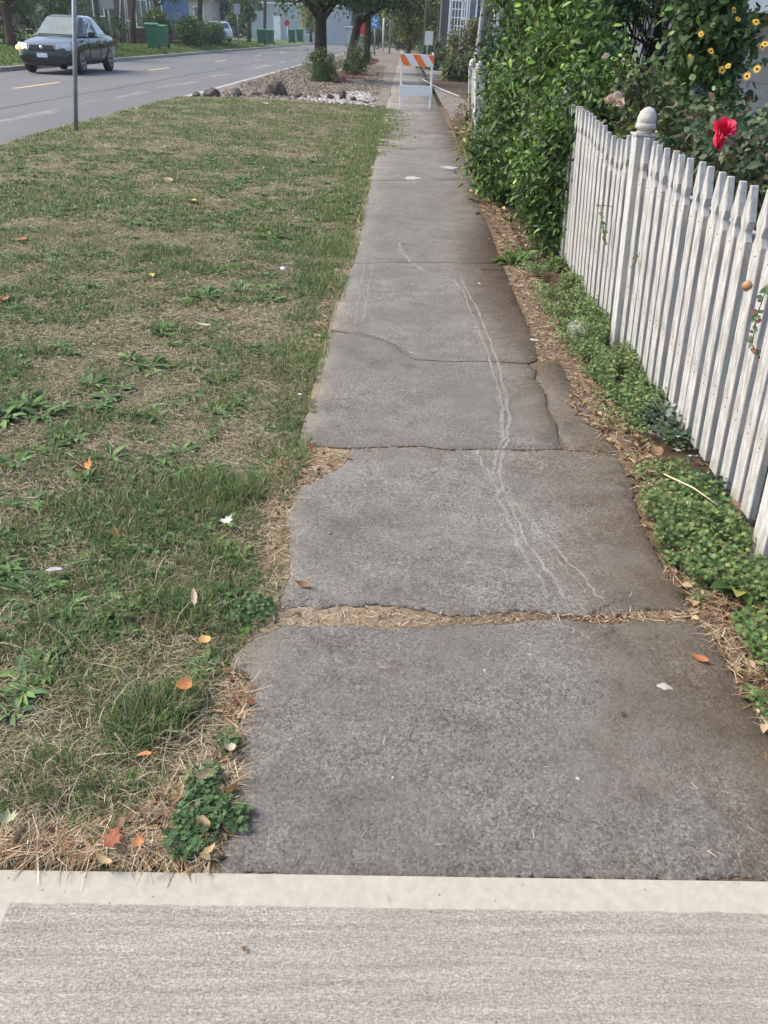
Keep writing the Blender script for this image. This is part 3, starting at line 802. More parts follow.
# clover and small leaves
n = 9000; x, y = spots_on_lawn(n, .98, 5.5); g = greenness(x + 3, y) * .6 + greenness(x, y) * .4; kp = g > .54; x, y = x[kp], y[kp]; k = len(x)
wparts.append(scatter(*ROUND, np.column_stack([x, y, lawn_z(x, y) + rng.uniform(.006, .03, k)]), unit(k) * [1, 1, .3], np.array([0, 0, 1.]) + rng.normal(0, .35, (k, 3)), rng.uniform(.008, .018, k) * (1 + .06 * y), pick(WEED + [(.09, .15, .05)], k, .3)))
# feathery herb creeping beside the nearest slab
for (px, py, rad, n) in ((205, 815, .055, 340), (190, 840, .05, 260), (235, 822, .03, 120), (205, 785, .04, 160), (228, 745, .03, 80), (255, 612, .06, 200)):
    c0 = gp(px, py); r = rad * np.sqrt(rng.random(n)); q = rng.uniform(0, 2 * PI, n); x = c0[0] + r * np.cos(q); y = c0[1] + r * np.sin(q)
    wparts.append(scatter(*LOBED, np.column_stack([x, y, rng.uniform(.0, .03, n)]), unit(n) * [1, 1, .5] + [0, 0, .2], np.array([0, 0, 1.]) + rng.normal(0, .4, (n, 3)), rng.uniform(.012, .022, n), pick([(.09, .155, .06), (.12, .19, .08), (.06, .115, .045)], n, .3)))
V, F, C = join_np(wparts)
tag(mesh_np('weeds', V, F, M['leafmatt'], None, C), 'low broad leaved weeds and clover growing through the lawn', 'weeds', kind='stuff')

# dry litter: straw and crumbled leaves along both edges and in the open joints of the walk
lparts = []


def litter(x, y, z, straw_share=.75, size=1.0):
    straw_share = straw_share + (1 - straw_share) * .7
    n = len(x); ns = int(n * straw_share)
    az = rng.uniform(0, 2 * PI, n); ax = np.stack([np.cos(az), np.sin(az), rng.normal(0, .1, n)], 1); nz = np.array([0, 0, 1.]) + rng.normal(0, .25, (n, 3))
    p = np.column_stack([x, y, z]); s = slice(0, ns); t = slice(ns, n)
    wm = 1 + .35 * np.maximum(0, y - 2)
    lparts.append(scatter(*STRAW, p[s], ax[s], nz[s], np.column_stack([(.0016 * wm * rng.uniform(.6, 1.4, n))[s], rng.uniform(.012, .06, ns) * size]), pick(STRAWC[1:4] + [(.42, .3, .18), (.26, .15, .075), (.2, .13, .075), (.32, .21, .12)], ns, .35)))
    lparts.append(scatter(*CURL, p[t], ax[t], nz[t], rng.uniform(.008, .024, n - ns) * size * (1 + .08 * y[t]), pick([(.19, .115, .06), (.28, .19, .11), (.12, .066, .036), (.33, .24, .15)], n - ns, .35)))


def inpoly(x, y, poly):
    P = np.array(poly); c = np.zeros(len(x), bool); j = len(P) - 1
    for i in range(len(P)):
        a, b_ = P[i], P[j]
        c ^= ((a[1] > y) != (b_[1] > y)) & (x < (b_[0] - a[0]) * (y - a[1]) / (b_[1] - a[1] + 1e-12) + a[0]); j = i
    return c


def fill(poly_px, n, share=.9, size=1.0, z=(-.003, .006)):
    z = (max(z[0], -.004), max(z[1], .004))
    n = int(n * 1.5)
    P = pxpoly(poly_px); A = np.array(P); x = rng.uniform(A[:, 0].min(), A[:, 0].max(), n * 3); y = rng.uniform(A[:, 1].min(), A[:, 1].max(), n * 3)
    k = inpoly(x, y, P); x, y = x[k][:n], y[k][:n]; litter(x, y, rng.uniform(z[0], z[1], len(x)), share, size)


STR_SAVE = STRAWC
fill([(262, 470), (300, 448), (352, 452), (345, 466), (318, 480), (298, 490), (290, 520), (286, 560), (280, 600), (262, 590), (268, 540), (270, 500)], 1500)       # bite at the left edge
fill([(255, 632), (285, 600), (320, 608), (400, 606), (470, 614), (540, 610), (545, 620), (470, 625), (400, 628), (340, 626), (280, 628)], 420, .92, .6, (-.016, -.004))           # open joint
fill([(540, 612), (640, 612), (695, 612), (700, 622), (600, 622)], 300, .85, .7)
fill([(300, 436), (300, 448), (350, 452), (480, 454), (612, 456), (612, 449), (480, 449), (340, 446)], 260, .9, .6, (-.02, -.004))
fill([(300, 360), (325, 330), (335, 300), (350, 262), (340, 262), (325, 300), (310, 340)], 500)
fill([(355, 258), (366, 200), (372, 150), (362, 150), (358, 200), (345, 256)], 300)
fill([(0, 857), (215, 864), (222, 840), (236, 770), (232, 742), (170, 790), (120, 830), (0, 835)], 2600, .9, 1.25, (-.015, .012))
fill([(215, 872), (236, 770), (252, 690), (234, 660), (225, 690), (222, 740), (205, 800)], 420, .65, 1.1, (-.015, .008))
fill([(495, 236), (503, 262), (528, 330), (540, 362), (560, 360), (575, 395), (600, 380), (570, 330), (535, 262), (515, 240)], 1700, .75, 1.0, (-.008, .006))
fill([(560, 400), (618, 455), (640, 500), (640, 540), (680, 540), (670, 470), (630, 420), (600, 380)], 800, .45, 1.2, (-.015, .014))
fill([(660, 560), (768, 735), (800, 735), (800, 600), (735, 560)], 1300, .6, 1.3, (-.015, .012))
fill([(462, 195), (480, 215), (520, 262), (545, 262), (500, 200), (478, 180)], 600, .5, 1.5, (-.01, .006))
fill([(555, 245), (600, 320), (660, 400), (720, 500), (768, 590), (740, 480), (640, 330), (580, 255)], 900, .5, 1.3, (-.015, .01))
for (x0, x1, y0, y1, n) in ((-.3, .95, 1.0, 2.8, 110), (-.33, .9, 2.8, 7, 130), (-2.0, 1.5, .3, .88, 50)):
    x = rng.uniform(x0, x1, n); y = rng.uniform(y0, y1, n)
    litter(x, y, np.array([Zs(a, b_) if b_ > .93 else .006 for a, b_ in zip(x, y)]) + .003, .88, .55)
V, F, C = join_np(lparts)
tag(mesh_np('leaf_litter', V, F, M['dead'], None, C), 'dry straw and crumbled brown leaves along the sidewalk edges', 'leaf litter', kind='stuff')

# ground cover on the fence side
cparts = []
HERB = [(.085, .15, .045), (.11, .19, .06), (.15, .22, .075), (.06, .11, .038), (.20, .25, .095), (.13, .15, .06)]


def cover(poly_px, n, tpl, size, cols, hmax=.06):
    P = pxpoly(poly_px); A = np.array(P); x = rng.uniform(A[:, 0].min(), A[:, 0].max(), n * 4); y = rng.uniform(A[:, 1].min(), A[:, 1].max(), n * 4)
    k = inpoly(x, y, P) & (vnoise(x, y, .13, 66) + .6 * vnoise(x, y, .05, 67) > .705); size = size * .66; n = int(n * 1.5); x, y = x[k][:n], y[k][:n]; n = len(x)
    hh = hmax * (.35 + .9 * vnoise(x, y, .12, 68)); z = rng.random(n) ** .6 * hh - .01
    cparts.append(scatter(*tpl, np.column_stack([x, y, z]), unit(n) * [1, 1, .4] + [0, 0, .15], np.array([-.2, -.3, 1.]) + rng.normal(0, .45, (n, 3)), rng.uniform(.7, 1.3, n) * size * (1 + .05 * y), pick(cols, n, .35)))


cover([(600, 385), (640, 400), (690, 470), (700, 530), (660, 560), (630, 470), (590, 395)], 500, LOBED, .022, HERB)
cover([(635, 505), (700, 480), (760, 560), (768, 610), (700, 600), (690, 590), (660, 558)], 2300, LOBED, .026, HERB, .085)
cover([(640, 540), (690, 555), (700, 575), (640, 560)], 350, LOBED, .022, HERB)
cover([(668, 585), (700, 590), (705, 608), (672, 605)], 220, LONG, .05, HERB, .03)
cover([(730, 620), (800, 600), (800, 680), (750, 660)], 500, LOBED, .028, HERB, .06)
cover([(740, 690), (800, 670), (800, 740), (768, 725)], 260, LOBED, .026, HERB, .05)
cover([(517, 262), (575, 262), (640, 345), (690, 410), (640, 420), (585, 380), (549, 330)], 4600, LOBED, .022, HERB, .11)
cover([(525, 262), (575, 262), (640, 345), (690, 410), (640, 420), (590, 380), (560, 330)], 1500, ROUND, .018, HERB, .12)
cover([(580, 370), (640, 370), (680, 420), (640, 425)], 900, LOBED, .024, HERB, .08)
cover([(635, 420), (670, 400), (735, 490), (715, 520), (690, 470)], 500, ROUND, .022, [(.03, .06, .03), (.05, .08, .05), (.035, .07, .045)], .1)
for (px, py, r, n) in ((512, 262, .16, 22), (520, 258, .14, 16), (690, 598, .05, 14)):
    c0 = gp(px, py); cparts.append(rosette(c0[0], c0[1], r, n, -.01, LONG, [(.10, .17, .04), (.07, .13, .035)], 1.0))
cover([(545, 262), (575, 262), (640, 345), (700, 430), (735, 490), (768, 560), (800, 620), (800, 735), (768, 700), (715, 590), (660, 500), (622, 420), (585, 370)], 4200, LOBED, .024, HERB, .05)
V, F, C = join_np(cparts)
tag(mesh_np('ground_cover', V, F, M['leafmatt'], None, C), 'low green ground cover along the foot of the picket fence', 'ground cover', kind='stuff')

# single plants in that strip
t = thing('silver_plant', 'silvery grey leaved plant at the foot of the picket fence', 'plant', tuple(gp(672, 425)))
n = 330; q = rng.uniform(0, 2 * PI, n); r = .16 * rng.random(n) ** .7; pos = np.column_stack([r * np.cos(q) * .8, r * np.sin(q) * 2.1, .01 + .07 * rng.random(n) * (1.2 - r / .16)])
V, F, C = scatter(*LOBED, pos, np.column_stack([np.cos(q), np.sin(q), rng.uniform(.0, .7, n)]), np.array([-.3, -.3, 1.]) + rng.normal(0, .35, (n, 3)), rng.uniform(.02, .038, n), pick([(.34, .36, .33), (.46, .48, .45), (.2, .24, .2), (.1, .14, .09)], n, .2))
mesh_np('foliage', V, F, M['leafmatt'], t, C)
b = MB()
for i in range(9):
    a = i * .7; b.tube([(0, 0, -.02), (.05 * math.cos(a), .08 * math.sin(a), .05), (.09 * math.cos(a), .18 * math.sin(a), .09)], [.004, .003, .002], 5)
b.build('stem', M['stemgreen'], t)
t = thing('hosta', 'young plant with broad yellow edged leaves by the sidewalk', 'plant', tuple(gp(738, 592)))
n = 12; q = np.linspace(0, 2 * PI, n, endpoint=False) + rng.normal(0, .2, n); c = pick([(.07, .14, .03), (.10, .18, .04)], n, .2); c[3] = (.36, .36, .09); c[8] = (.3, .33, .08)
L = rng.uniform(.07, .12, n); V, F, C = scatter(*LANCE, np.column_stack([.01 * np.cos(q), .01 * np.sin(q), np.full(n, .01)]), np.column_stack([np.cos(q), np.sin(q), rng.uniform(.25, .8, n)]), np.tile([0, 0, 1.], (n, 1)), np.column_stack([L * 1.25, L]), c)
mesh_np('foliage', V, F, M['leaf'], t, C)
b = MB(); b.box((-.045, -.035, -.03), (.05, .035, .045)); o = b.build('fallen_brick', M['sandstone'], None, .008); o.location = tuple(gp(742, 512)); o.rotation_euler = (.1, -.06, .5)
tag(o, 'reddish brown brick lying at the foot of the fence', 'brick')
b = MB(); p0, p1 = gp(664, 474, .05), gp(722, 508, .03); b.tube([tuple(p0), tuple((p0 + p1) / 2 + [0, 0, .012]), tuple(p1)], [.0025, .003, .002], 6)
tag(b.build('dry_stalk', mat('dry_stalk', (.62, .52, .36), .8, vary=.15, vscale=30)), 'pale dry stalk lying on the ground cover beside the brick', 'stalk')
b = MB(); c0 = gp(578, 330, .02)
rk = [(-.05, -.09), (.04, -.1), (.06, .0), (.045, .09), (-.03, .1), (-.06, .02)]
b.prism(rk, -.04, .03); o = b.build('edging_stone', mat('grey_stone', (.26, .25, .23), .9, vary=.3, vscale=18, bump=.6), None, .015); o.location = tuple(c0)
tag(o, 'flat grey stone among the weeds near the fence post', 'stone')

# ------------------------------------------------------------------ fallen leaves, one by one
LEAFSHAPES = []


def leaf_mesh(kind, seed):
    r = np.random.default_rng(seed)
    if kind == 'maple': ol = [(0, 0), (.1, .16), (.42, .1), (.34, .28), (.62, .42), (.36, .5), (.4, .78), (.14, .66), (0, 1.05), (-.14, .66), (-.42, .74), (-.34, .5), (-.6, .4), (-.32, .26), (-.4, .08), (-.1, .16)]
    elif kind == 'round': ol = [(.0, 0), (.25, .1), (.4, .35), (.38, .65), (.2, .9), (0, 1), (-.22, .88), (-.4, .62), (-.38, .33), (-.22, .1)]
    else: ol = [(0, 0), (.12, .12), (.2, .35), (.2, .6), (.1, .85), (0, 1.05), (-.11, .84), (-.21, .58), (-.19, .33), (-.1, .12)]
    ol = [(x * (1 + r.uniform(-.12, .12)), y + r.uniform(-.04, .04)) for x, y in ol]
    n = len(ol); cu, cv = r.uniform(.6, 1.9), r.uniform(-.6, 1.2)
    Z = lambda x, y: cu * x * x + cv * (y - .5) ** 2 * .7 + r.uniform(-.02, .02)
    V = [(x, y - .5, Z(x, y)) for x, y in ol] + [(x * .5, (y - .5) * .5, Z(x * .5, .5 + (y - .5) * .5) - .03) for x, y in ol] + [(0, 0, -.03)]
    F = [(i, (i + 1) % n, n + (i + 1) % n, n + i) for i in range(n)] + [(n + i, n + (i + 1) % n, 2 * n) for i in range(n)]
    V += [(-.012, -.5, .02), (.012, -.5, .02), (.05, -.85, .05), (.03, -.85, .05)]; F.append(tuple(range(2 * n + 1, 2 * n + 5)))
    b = MB(); b.add(V, F, True); return b


LM = {}


def leafmat(c):
    if c not in LM:
        LM[c] = mat('fallen_leaf_skin', c, .75, vary=.35, vscale=14, dirt=tuple(x * .45 for x in c), dirt_amt=.36, dscale=22)
    return LM[c]


OR, TAN, PALE, BRN, YEL, RUST = (.36, .15, .05), (.36, .25, .13), (.42, .34, .235), (.17, .09, .045), (.40, .25, .09), (.27, .09, .04)
LEAVES = [
    (20, 242, .15, OR, 'lance', 'long orange brown leaf at the left edge of the lawn', 1.6), (150, 276, .15, YEL, 'lance', 'yellow orange leaf with an upturned tip in the middle of the lawn', .6),
    (155, 332, .12, PALE, 'lance', 'pale pinkish narrow leaf lying below the yellow orange leaf', 1.1), (203, 327, .1, PALE, 'lance', 'faded straw leaf on the bare brown patch of lawn', 1.4),
    (168, 181, .17, TAN, 'round', 'round tan leaf high on the lawn', .4), (192, 203, .13, YEL, 'round', 'small yellowish leaf just below the round tan leaf', 1.0), (85, 472, .075, OR, 'maple', 'crumpled bright orange leaf left of the tall grass tufts', 1.2),
    (117, 541, .06, YEL, 'lance', 'upright pointed tan leaf standing in the grass', .1), (55, 573, .06, (.52, .5, .45), 'lance', 'nearly white curled leaf at the left of the lawn', 2.3), (195, 606, .055, PALE, 'lance', 'cream leaf standing in dark grass near the sidewalk edge', .2),
    (185, 689, .05, OR, 'round', 'bright orange curled leaf on the grass near the nearest slab', 1.6), (312, 449, .06, RUST, 'lance', 'rust red twisted leaf on the corner of a sidewalk slab', .3),
    (203, 828, .04, TAN, 'round', 'tan dry leaf among the feathery herb beside the driveway', .7), (208, 857, .05, TAN, 'lance', 'pointed tan leaf against the driveway edge', -.5), (207, 778, .07, TAN, 'lance', 'long dry tan leaf beside the broken slab edge', 2.2),
    (9, 823, .045, (.30, .32, .19), 'maple', 'pale green lobed leaf in the corner by the driveway', .4), (112, 843, .05, RUST, 'maple', 'rust coloured crumpled leaf in the straw above the driveway', 1.2), (140, 845, .035, OR, 'maple', 'small bright orange leaf beside the rust coloured one', .4),
    (225, 524, .055, (.48, .44, .38), 'maple', 'whitish torn leaf in the grass left of the sidewalk', .9), (205, 645, .05, YEL, 'round', 'small yellow leaf in the low weeds', .5), (230, 751, .04, PALE, 'round', 'cream round leaf touching the nearest slab', .2),
    (145, 758, .045, OR, 'lance', 'orange leaf beneath the fine dark grass tuft', 1.5), (105, 865, .05, TAN, 'lance', 'tan leaf flat against the driveway border', 1.1), (303, 586, .06, BRN, 'lance', 'dark brown leaf in the dirt between two slabs', 1.2),
    (265, 105, .2, PALE, 'round', 'pale leaf at the far end of the lawn', .8), (137, 110, .2, PALE, 'lance', 'pale speck of a leaf near the sign post side of the lawn', .3), (2, 302, .12, OR, 'round', 'orange leaf half cut by the left edge of the view', .3),
    (718, 545, .05, YEL, 'lance', 'yellow leaf on the ground cover beside the brick', 1.0), (700, 660, .06, RUST, 'lance', 'curled rusty leaf on the soil right of the slab', .8), (730, 575, .05, BRN, 'round', 'brown leaf below the yellow edged plant', .8),
    (640, 478, .07, TAN, 'lance', 'rolled tan leaf near the corner of the slab', 2.0), (656, 452, .07, BRN, 'round', 'dark brown leaf in front of the silvery plant', .2)]
for i, (px, py, L, c, kd, lab, rz) in enumerate(LEAVES):
    z0 = .018 if px < 300 or py < 130 else .006
    p = gp(px, py, z0)
    o = leaf_mesh(kd, 300 + i).build('fallen_leaf', leafmat(c)); L *= .85; o.scale = (L, L, L); o.location = (p[0], p[1], z0 + .010 * (px < 300) + .004 + (.02 if 'upright' in lab or 'standing' in lab else 0))
    o.rotation_euler = (rng.uniform(-.45, .45) + (1.0 if 'upright' in lab or 'standing' in lab else 0), rng.uniform(-.3, .3), rz)
    tag(o, lab, 'leaf', 'fallen leaves')
b = MB(); b.lathe([(.017, 0), (.019, .002), (.018, .008), (.015, .010), (.0, .010)], 20); o = b.build('bottle_cap', mat('white_cap', (.5, .54, .58), .4, vary=.1, vscale=30)); p = gp(283, 272); o.location = (p[0], p[1], .02); o.rotation_euler = (.35, .2, 0)
tag(o, 'small white bottle cap lying in the lawn near the sidewalk', 'cap')

# ------------------------------------------------------------------ white picket fence
fence = thing('picket_fence', 'weathered white picket fence with acorn topped posts beside the sidewalk', 'fence', (1.29, 0, 0))
LEAN = -.085         # the whole fence leans towards the walk


def lx(z): return LEAN * z


def picket(y, top, z0=.03, wd=.068, th=.021, xoff=0.0, ph=0.0):
    """pointed picket with notched shoulders; its face looks along -X"""
    h = top - z0; w2 = wd / 2
    ol = [(-w2, 0), (w2, 0), (w2, h - .175), (w2 * .55, h - .145), (w2 * .95, h - .11), (w2 * .16, h), (-w2 * .16, h), (-w2 * .95, h - .11), (-w2 * .55, h - .145), (-w2, h - .175)]
    n = len(ol); V = []
    for xo in (-th, 0):
        for (u, z) in ol: V.append((xoff + xo + lx(z0 + z), u + ph * (z / h) * .02, z0 + z))
    F = [tuple(range(n)), tuple(range(2 * n - 1, n - 1, -1))] + [((i + 1) % n, i, n + i, n + (i + 1) % n) for i in range(n)]
    b = MB(); b.add(V, F)
    for zn in (.30, .335, .84):
        b.box((xoff - th - .002 + lx(zn), -.004, zn - .004), (xoff - th + .004 + lx(zn), .004, zn + .004), 1)
    o = b.build('picket', [M['fence'], M['rust']], fence, .0025, 1); o.location = (0, y, 0); return o


POSTS = [2.14, 4.24, 6.35, 8.5, 10.7, 11.95]
y = 1.2; npk = 0
while y < 13.1:
    if min(abs(y - p) for p in POSTS) > .075 and (y < 6.9 or y > 11.9):
        nearest = min(abs(y - p) for p in POSTS)
        top = 1.045 + rng.normal(0, .006) - (.05 * math.exp(-((y - 4.75) / .35) ** 2)) + (.02 if y > 5.4 else 0)
        picket(y, top, .03 + rng.normal(0, .008), .072 + rng.normal(0, .002), .026, rng.normal(0, .003) - (.19 if y > 11.5 else 0), rng.normal(0, .5)); npk += 1
    y += .1135
for z in (.26, .80):
    ends = [.95] + POSTS + [13.2]
    for y0, y1 in zip(ends[:-1], ends[1:]):
        e = .19 if y0 > 11.5 else 0
        b = MB(); b.box((.003 + lx(z) - e, y0 + .05, z), (.04 + lx(z) - e, y1 - .05, z + .085)); b.build('rail', M['fence'], fence, .003, 1)
for p in POSTS + [13.2]:
    H = 1.05
    b = MB(); w2 = .047; V = []
    for z in (-.1, H):
        for (dx, dy) in ((-w2, -w2), (w2, -w2), (w2, w2), (-w2, w2)): V.append((dx + lx(z) - .01, dy, z))
    b.add(V, [(3, 2, 1, 0), (4, 5, 6, 7), (0, 1, 5, 4), (1, 2, 6, 5), (2, 3, 7, 6), (3, 0, 4, 7)])
    po = b.build('post', M['post'], fence, .004); po.location = (-.19 if p > 11.5 else 0, p, 0)
    b = MB(); b.box((-.05, -.05, 0), (.05, .05, .012)); b.lathe([(.036, .0125), (.036, .022), (.03, .03), (.044, .038), (.046, .052), (.044, .068), (.041, .0705), (.043, .075), (.042, .1), (.035, .13), (.022, .15), (.006, .16), (0, .161)], 22)
    f = b.build('acorn_finial', M['finial'] if p < 8 else M['post'], po); f.location = (lx(H) - .01, 0, H + .0005); f.scale = (1.06, 1.06, .78)
# a short return panel at the far end of the fence
gate = thing('board_gate', 'white vertical board panel turning off the far end of the picket fence', 'gate', (1.12, 11.95, 0))
b = MB()
for i in range(8): b.box((.08 + i * .105, -.012, .05), (.08 + i * .105 + .1, .012, 1.0 - .006 * (i % 3)))
b.build('board', M['fence'], gate, .003, 1); 
for z in (.2, .8): b = MB(); b.box((.08, .0125, z), (.92, .05, z + .08)); b.build('rail', M['fence'], gate)

# ------------------------------------------------------------------ foliage builder
def crown(blobs, n, size, tpl, cols, clump=.16, flat=.25, outward=.7, dens_=62):
    """leaves gathered in clumps through the crown's volume, thinner inside, with holes between the clumps"""
    parts = []
    tot = sum(b_[6] for b_ in blobs)
    for (cx, cy, cz, rx, ry, rz, wgt) in blobs:
        k = int(n * wgt / tot); nc = max(6, int(k / dens_)); d = unit(nc); rr = rng.uniform(.5, 1.02, nc) ** .6
        cc = d * rr[:, None]; ci = rng.integers(0, nc, k)
        ctr = np.array([cx, cy, cz]); sc = np.array([rx, ry, rz])
        off = rng.normal(0, 1, (k, 3)) * clump * rng.uniform(.5, 1.2, (nc, 1))[ci]
        P = ctr + cc[ci] * sc + off
        out = d[ci] * outward + unit(k) * .8 + np.array([-.15, -.15, .35])
        ax = unit(k) + d[ci] * .55 + np.array([0, 0, -flat])
        tone = (.45 + 1.1 * rng.random(nc) ** 1.25)[ci][:, None]
        c = pick(cols, k, .28) * tone; yg = rng.random(k) < .10; c[yg] = c[yg] * [2.1, 1.75, 1.5]
        parts.append(scatter(*tpl, P, ax, out, size * rng.uniform(.5, 1.45, k), np.clip(c, .003, .6)))
    return join_np(parts)


def branches(b, base, targets, r0, seg=6):
    for tpt in targets:
        p0 = Vector(base); p2 = Vector(tpt); mid = (p0 + p2) / 2 + Vector((rng.normal(0, .05), rng.normal(0, .05), rng.normal(.05, .05))) * (p2 - p0).length * .5
        b.tube([p0, p0.lerp(mid, .6), mid, mid.lerp(p2, .6), p2], [r0, r0 * .8, r0 * .6, r0 * .4, r0 * .15], seg)


def tree(name, label, cat, base, height, r0, blobs, n, size, cols, tpl=FOLD, clump=.35, bark='bark', lean=(0, 0), group=None, mt='leafmatt', fork=.45, ntwig=0):
    t = thing(name, label, cat, base, 0, group)
    b = MB(); pts, rad = [], []
    for k in range(7):
        f = k / 6; pts.append((lean[0] * f + .04 * math.sin(3 * f + base[0]) * height * .1, lean[1] * f, -.15 + f * (height + .15))); rad.append(r0 * (1.35 if k == 0 else 1) * (1 - .6 * f))
    b.tube(pts, rad, 12)
    top = Vector(pts[4]); lo = Vector(pts[3])
    tg = [(x + rng.uniform(-.4, .4) * rx, y + rng.uniform(-.4, .4) * ry, z + rng.uniform(-.3, .6) * rz) for (x, y, z, rx, ry, rz, w_) in blobs for _ in range(2 + ntwig)]
    for i, q in enumerate(tg): branches(b, top if i % 2 else lo, [q], r0 * .42, 7)
    b.build('trunk', M[bark], t)
    V, F, C = crown(blobs, n, size, tpl, cols, clump)
    mesh_np('crown', V, F, M[mt], t, C); return t


def shrub(name, label, cat, base, blobs, n, size, cols, tpl=LANCE, clump=.1, mt='leaf', stems=14, sr=.012, group=None, bark='twig'):
    t = thing(name, label, cat, base, 0, group)
    V, F, C = crown(blobs, n, size, tpl, cols, clump); mesh_np('foliage', V, F, M[mt], t, C)
    b = MB()
    for i in range(stems):
        bl = blobs[i % len(blobs)]
        q = (bl[0] + rng.uniform(-.7, .7) * bl[3], bl[1] + rng.uniform(-.7, .7) * bl[4], bl[2] + rng.uniform(-.3, .8) * bl[5])
        branches(b, (rng.uniform(-.1, .1), rng.uniform(-.1, .1), -.05), [q], sr, 5)
    b.build('stem', M[bark], t); return t


HEDGE = [(.05, .105, .024), (.07, .14, .03), (.095, .175, .038), (.125, .21, .052), (.038, .08, .02)]
HEDGED = [(.025, .06, .018), (.035, .085, .022), (.05, .11, .03)]
# three climbing shrubs hanging over the fence
shrub('climbing_shrub', 'glossy green shrub bulging through the end of the picket fence', 'shrub', (1.33, 6.45, 0),
      [(-.13, -.02, .62, .26, .40, .34, 3), (-.06, .0, .26, .2, .36, .22, 1.8), (.02, -.05, 1.0, .24, .36, .22, 2.0), (.1, .25, 1.2, .16, .25, .14, .9), (-.1, -.25, .85, .16, .22, .22, .9)], 20000, .05, HEDGE, clump=.085, stems=18)
shrub('climbing_shrub', 'taller green shrub leaning out over the sidewalk behind the nearer one', 'shrub', (1.22, 8.75, 0),
      [(-.16, .0, .45, .28, .6, .42, 3), (.0, .3, 1.0, .32, .75, .36, 2.6), (.2, -.1, 1.55, .30, .6, .3, 2), (.3, .6, 2.0, .4, .6, .3, 1.4), (-.14, .2, .15, .24, .5, .14, .7)], 21000, .058, HEDGE, clump=.1, stems=18)
shrub('climbing_shrub', 'big leafy shrub rising behind the picket fence to the top of the view', 'shrub', (1.3, 7.2, 0),
      [(-.02, .0, 1.45, .26, .6, .36, 3), (-.05, .3, 1.95, .32, .7, .4, 2.6), (-.3, .9, 2.1, .4, .8, .5, 2), (.12, -.2, 1.2, .2, .4, .3, 1.3), (.0, .2, .7, .3, .6, .5, 1)], 15000, .06, HEDGE + [(.13, .22, .045), (.10, .19, .04)], clump=.1, stems=16)
# dark tree with bare inner twigs behind it
t = tree('garden_tree', 'dark bushy tree with bare inner twigs behind the fence post', 'tree', (2.45, 9.2, 0), 2.2, .05,
         [(-.35, .2, 1.95, .35, .5, .2, 3), (.3, .2, 1.98, .35, .5, .18, 3), (-.45, -.1, 1.55, .2, .3, .3, 1.4), (.1, .4, 2.5, .7, .8, .35, 2), (.0, .2, .85, .5, .4, .3, 2)], 6500, .07, HEDGED, LANCE, .1, 'darkbark', (.1, 0), None, 'leaf')
b = MB()
for i in range(46):
    x0, x1 = rng.uniform(-.3, .3), rng.uniform(-.55, .55)
    b.tube([(x0, rng.uniform(-.2, .2), .1), (x0 * .6 + x1 * .4 + rng.normal(0, .06), rng.uniform(-.25, .25), 1.0), (x1, rng.uniform(-.3, .3), 1.6), (x1 * 1.1 + rng.normal(0, .12), rng.uniform(-.3, .3), 2.15)], [.014, .011, .008, .004], 5)
b.build('twig', M['darkbark'], t)
# bush with small yellow flowers
YB = (2.32, 5.9, 0)
t = shrub('flower_bush', 'loose green bush dotted with small yellow flowers at the right', 'bush', YB,
          [(-.36, .0, 1.5, .17, .3, .15, 2.6), (-.42, .1, 1.76, .2, .3, .17, 2.2), (-.38, .0, 1.2, .28, .4, .16, 1.6), (-.1, 0, .8, .5, .4, .3, 1.2)], 5600, .052, [(.06, .12, .035), (.08, .15, .045), (.11, .17, .06), (.04, .09, .03)], OVATE, .075, 'leafmatt', 16, .007, None, 'stemgreen')
M['petal_yellow'] = mat('yellow_petal', (.66, .41, .03), .6, vary=.15, vscale=60); M['disc'] = mat('dark_disc', (.05, .022, .01), .85, vary=.3, vscale=200)
M['petal_red'] = mat('red_petal', (.70, .02, .075), .6, vary=.25, vscale=40); M['petal_pale'] = mat('pale_petal', (.66, .50, .40), .65, vary=.2, vscale=40)
M['bud'] = mat('rose_hip', (.30, .17, .08), .6, vary=.3, vscale=40)


def daisy(parent, loc, r, face):
    z = Vector(face).normalized(); q = z.to_track_quat('Z', 'Y')
    b = MB(); n = 11
    for i in range(n):
        a = 2 * PI * i / n + rng.uniform(-.1, .1)
        P = [Vector((.2, -.07, 0)), Vector((.65, -.16, .05)), Vector((1, -.05, -.02)), Vector((1, .05, -.02)), Vector((.65, .16, .05)), Vector((.2, .07, 0))]
        R3 = Matrix.Rotation(a, 3, 'Z'); b.add([R3 @ (p * r) for p in P], [tuple(range(6))])
    o = b.build('flower', M['petal_yellow'], parent); o.location = loc; o.rotation_mode = 'QUATERNION'; o.rotation_quaternion = q
    b = MB(); b.lathe([(.3 * r, 0), (.3 * r, .06 * r), (.2 * r, .2 * r), (0, .24 * r)], 12); b.build('flower_centre', M['disc'], o)


for (px, py, dist, r) in ((722, 70, 5.35, .042), (747, 76, 5.3, .038), (757, 69, 5.4, .04), (762, 47, 5.4, .035), (701, 34, 5.6, .03), (711, 51, 5.5, .034), (738, 19, 5.6, .03), (756, 22, 5.5, .038), (734, 10, 5.6, .034), (736, 31, 5.6, .028), (765, 44, 5.35, .036), (728, 66, 5.45, .03), (690, 56, 5.6, .02)):
    p = at(px, py, dist); daisy(t, (p[0] - YB[0], p[1] - YB[1], p[2]), r * .62, (rng.uniform(-1.0, .6), -1, rng.uniform(-.2, 1.4)))
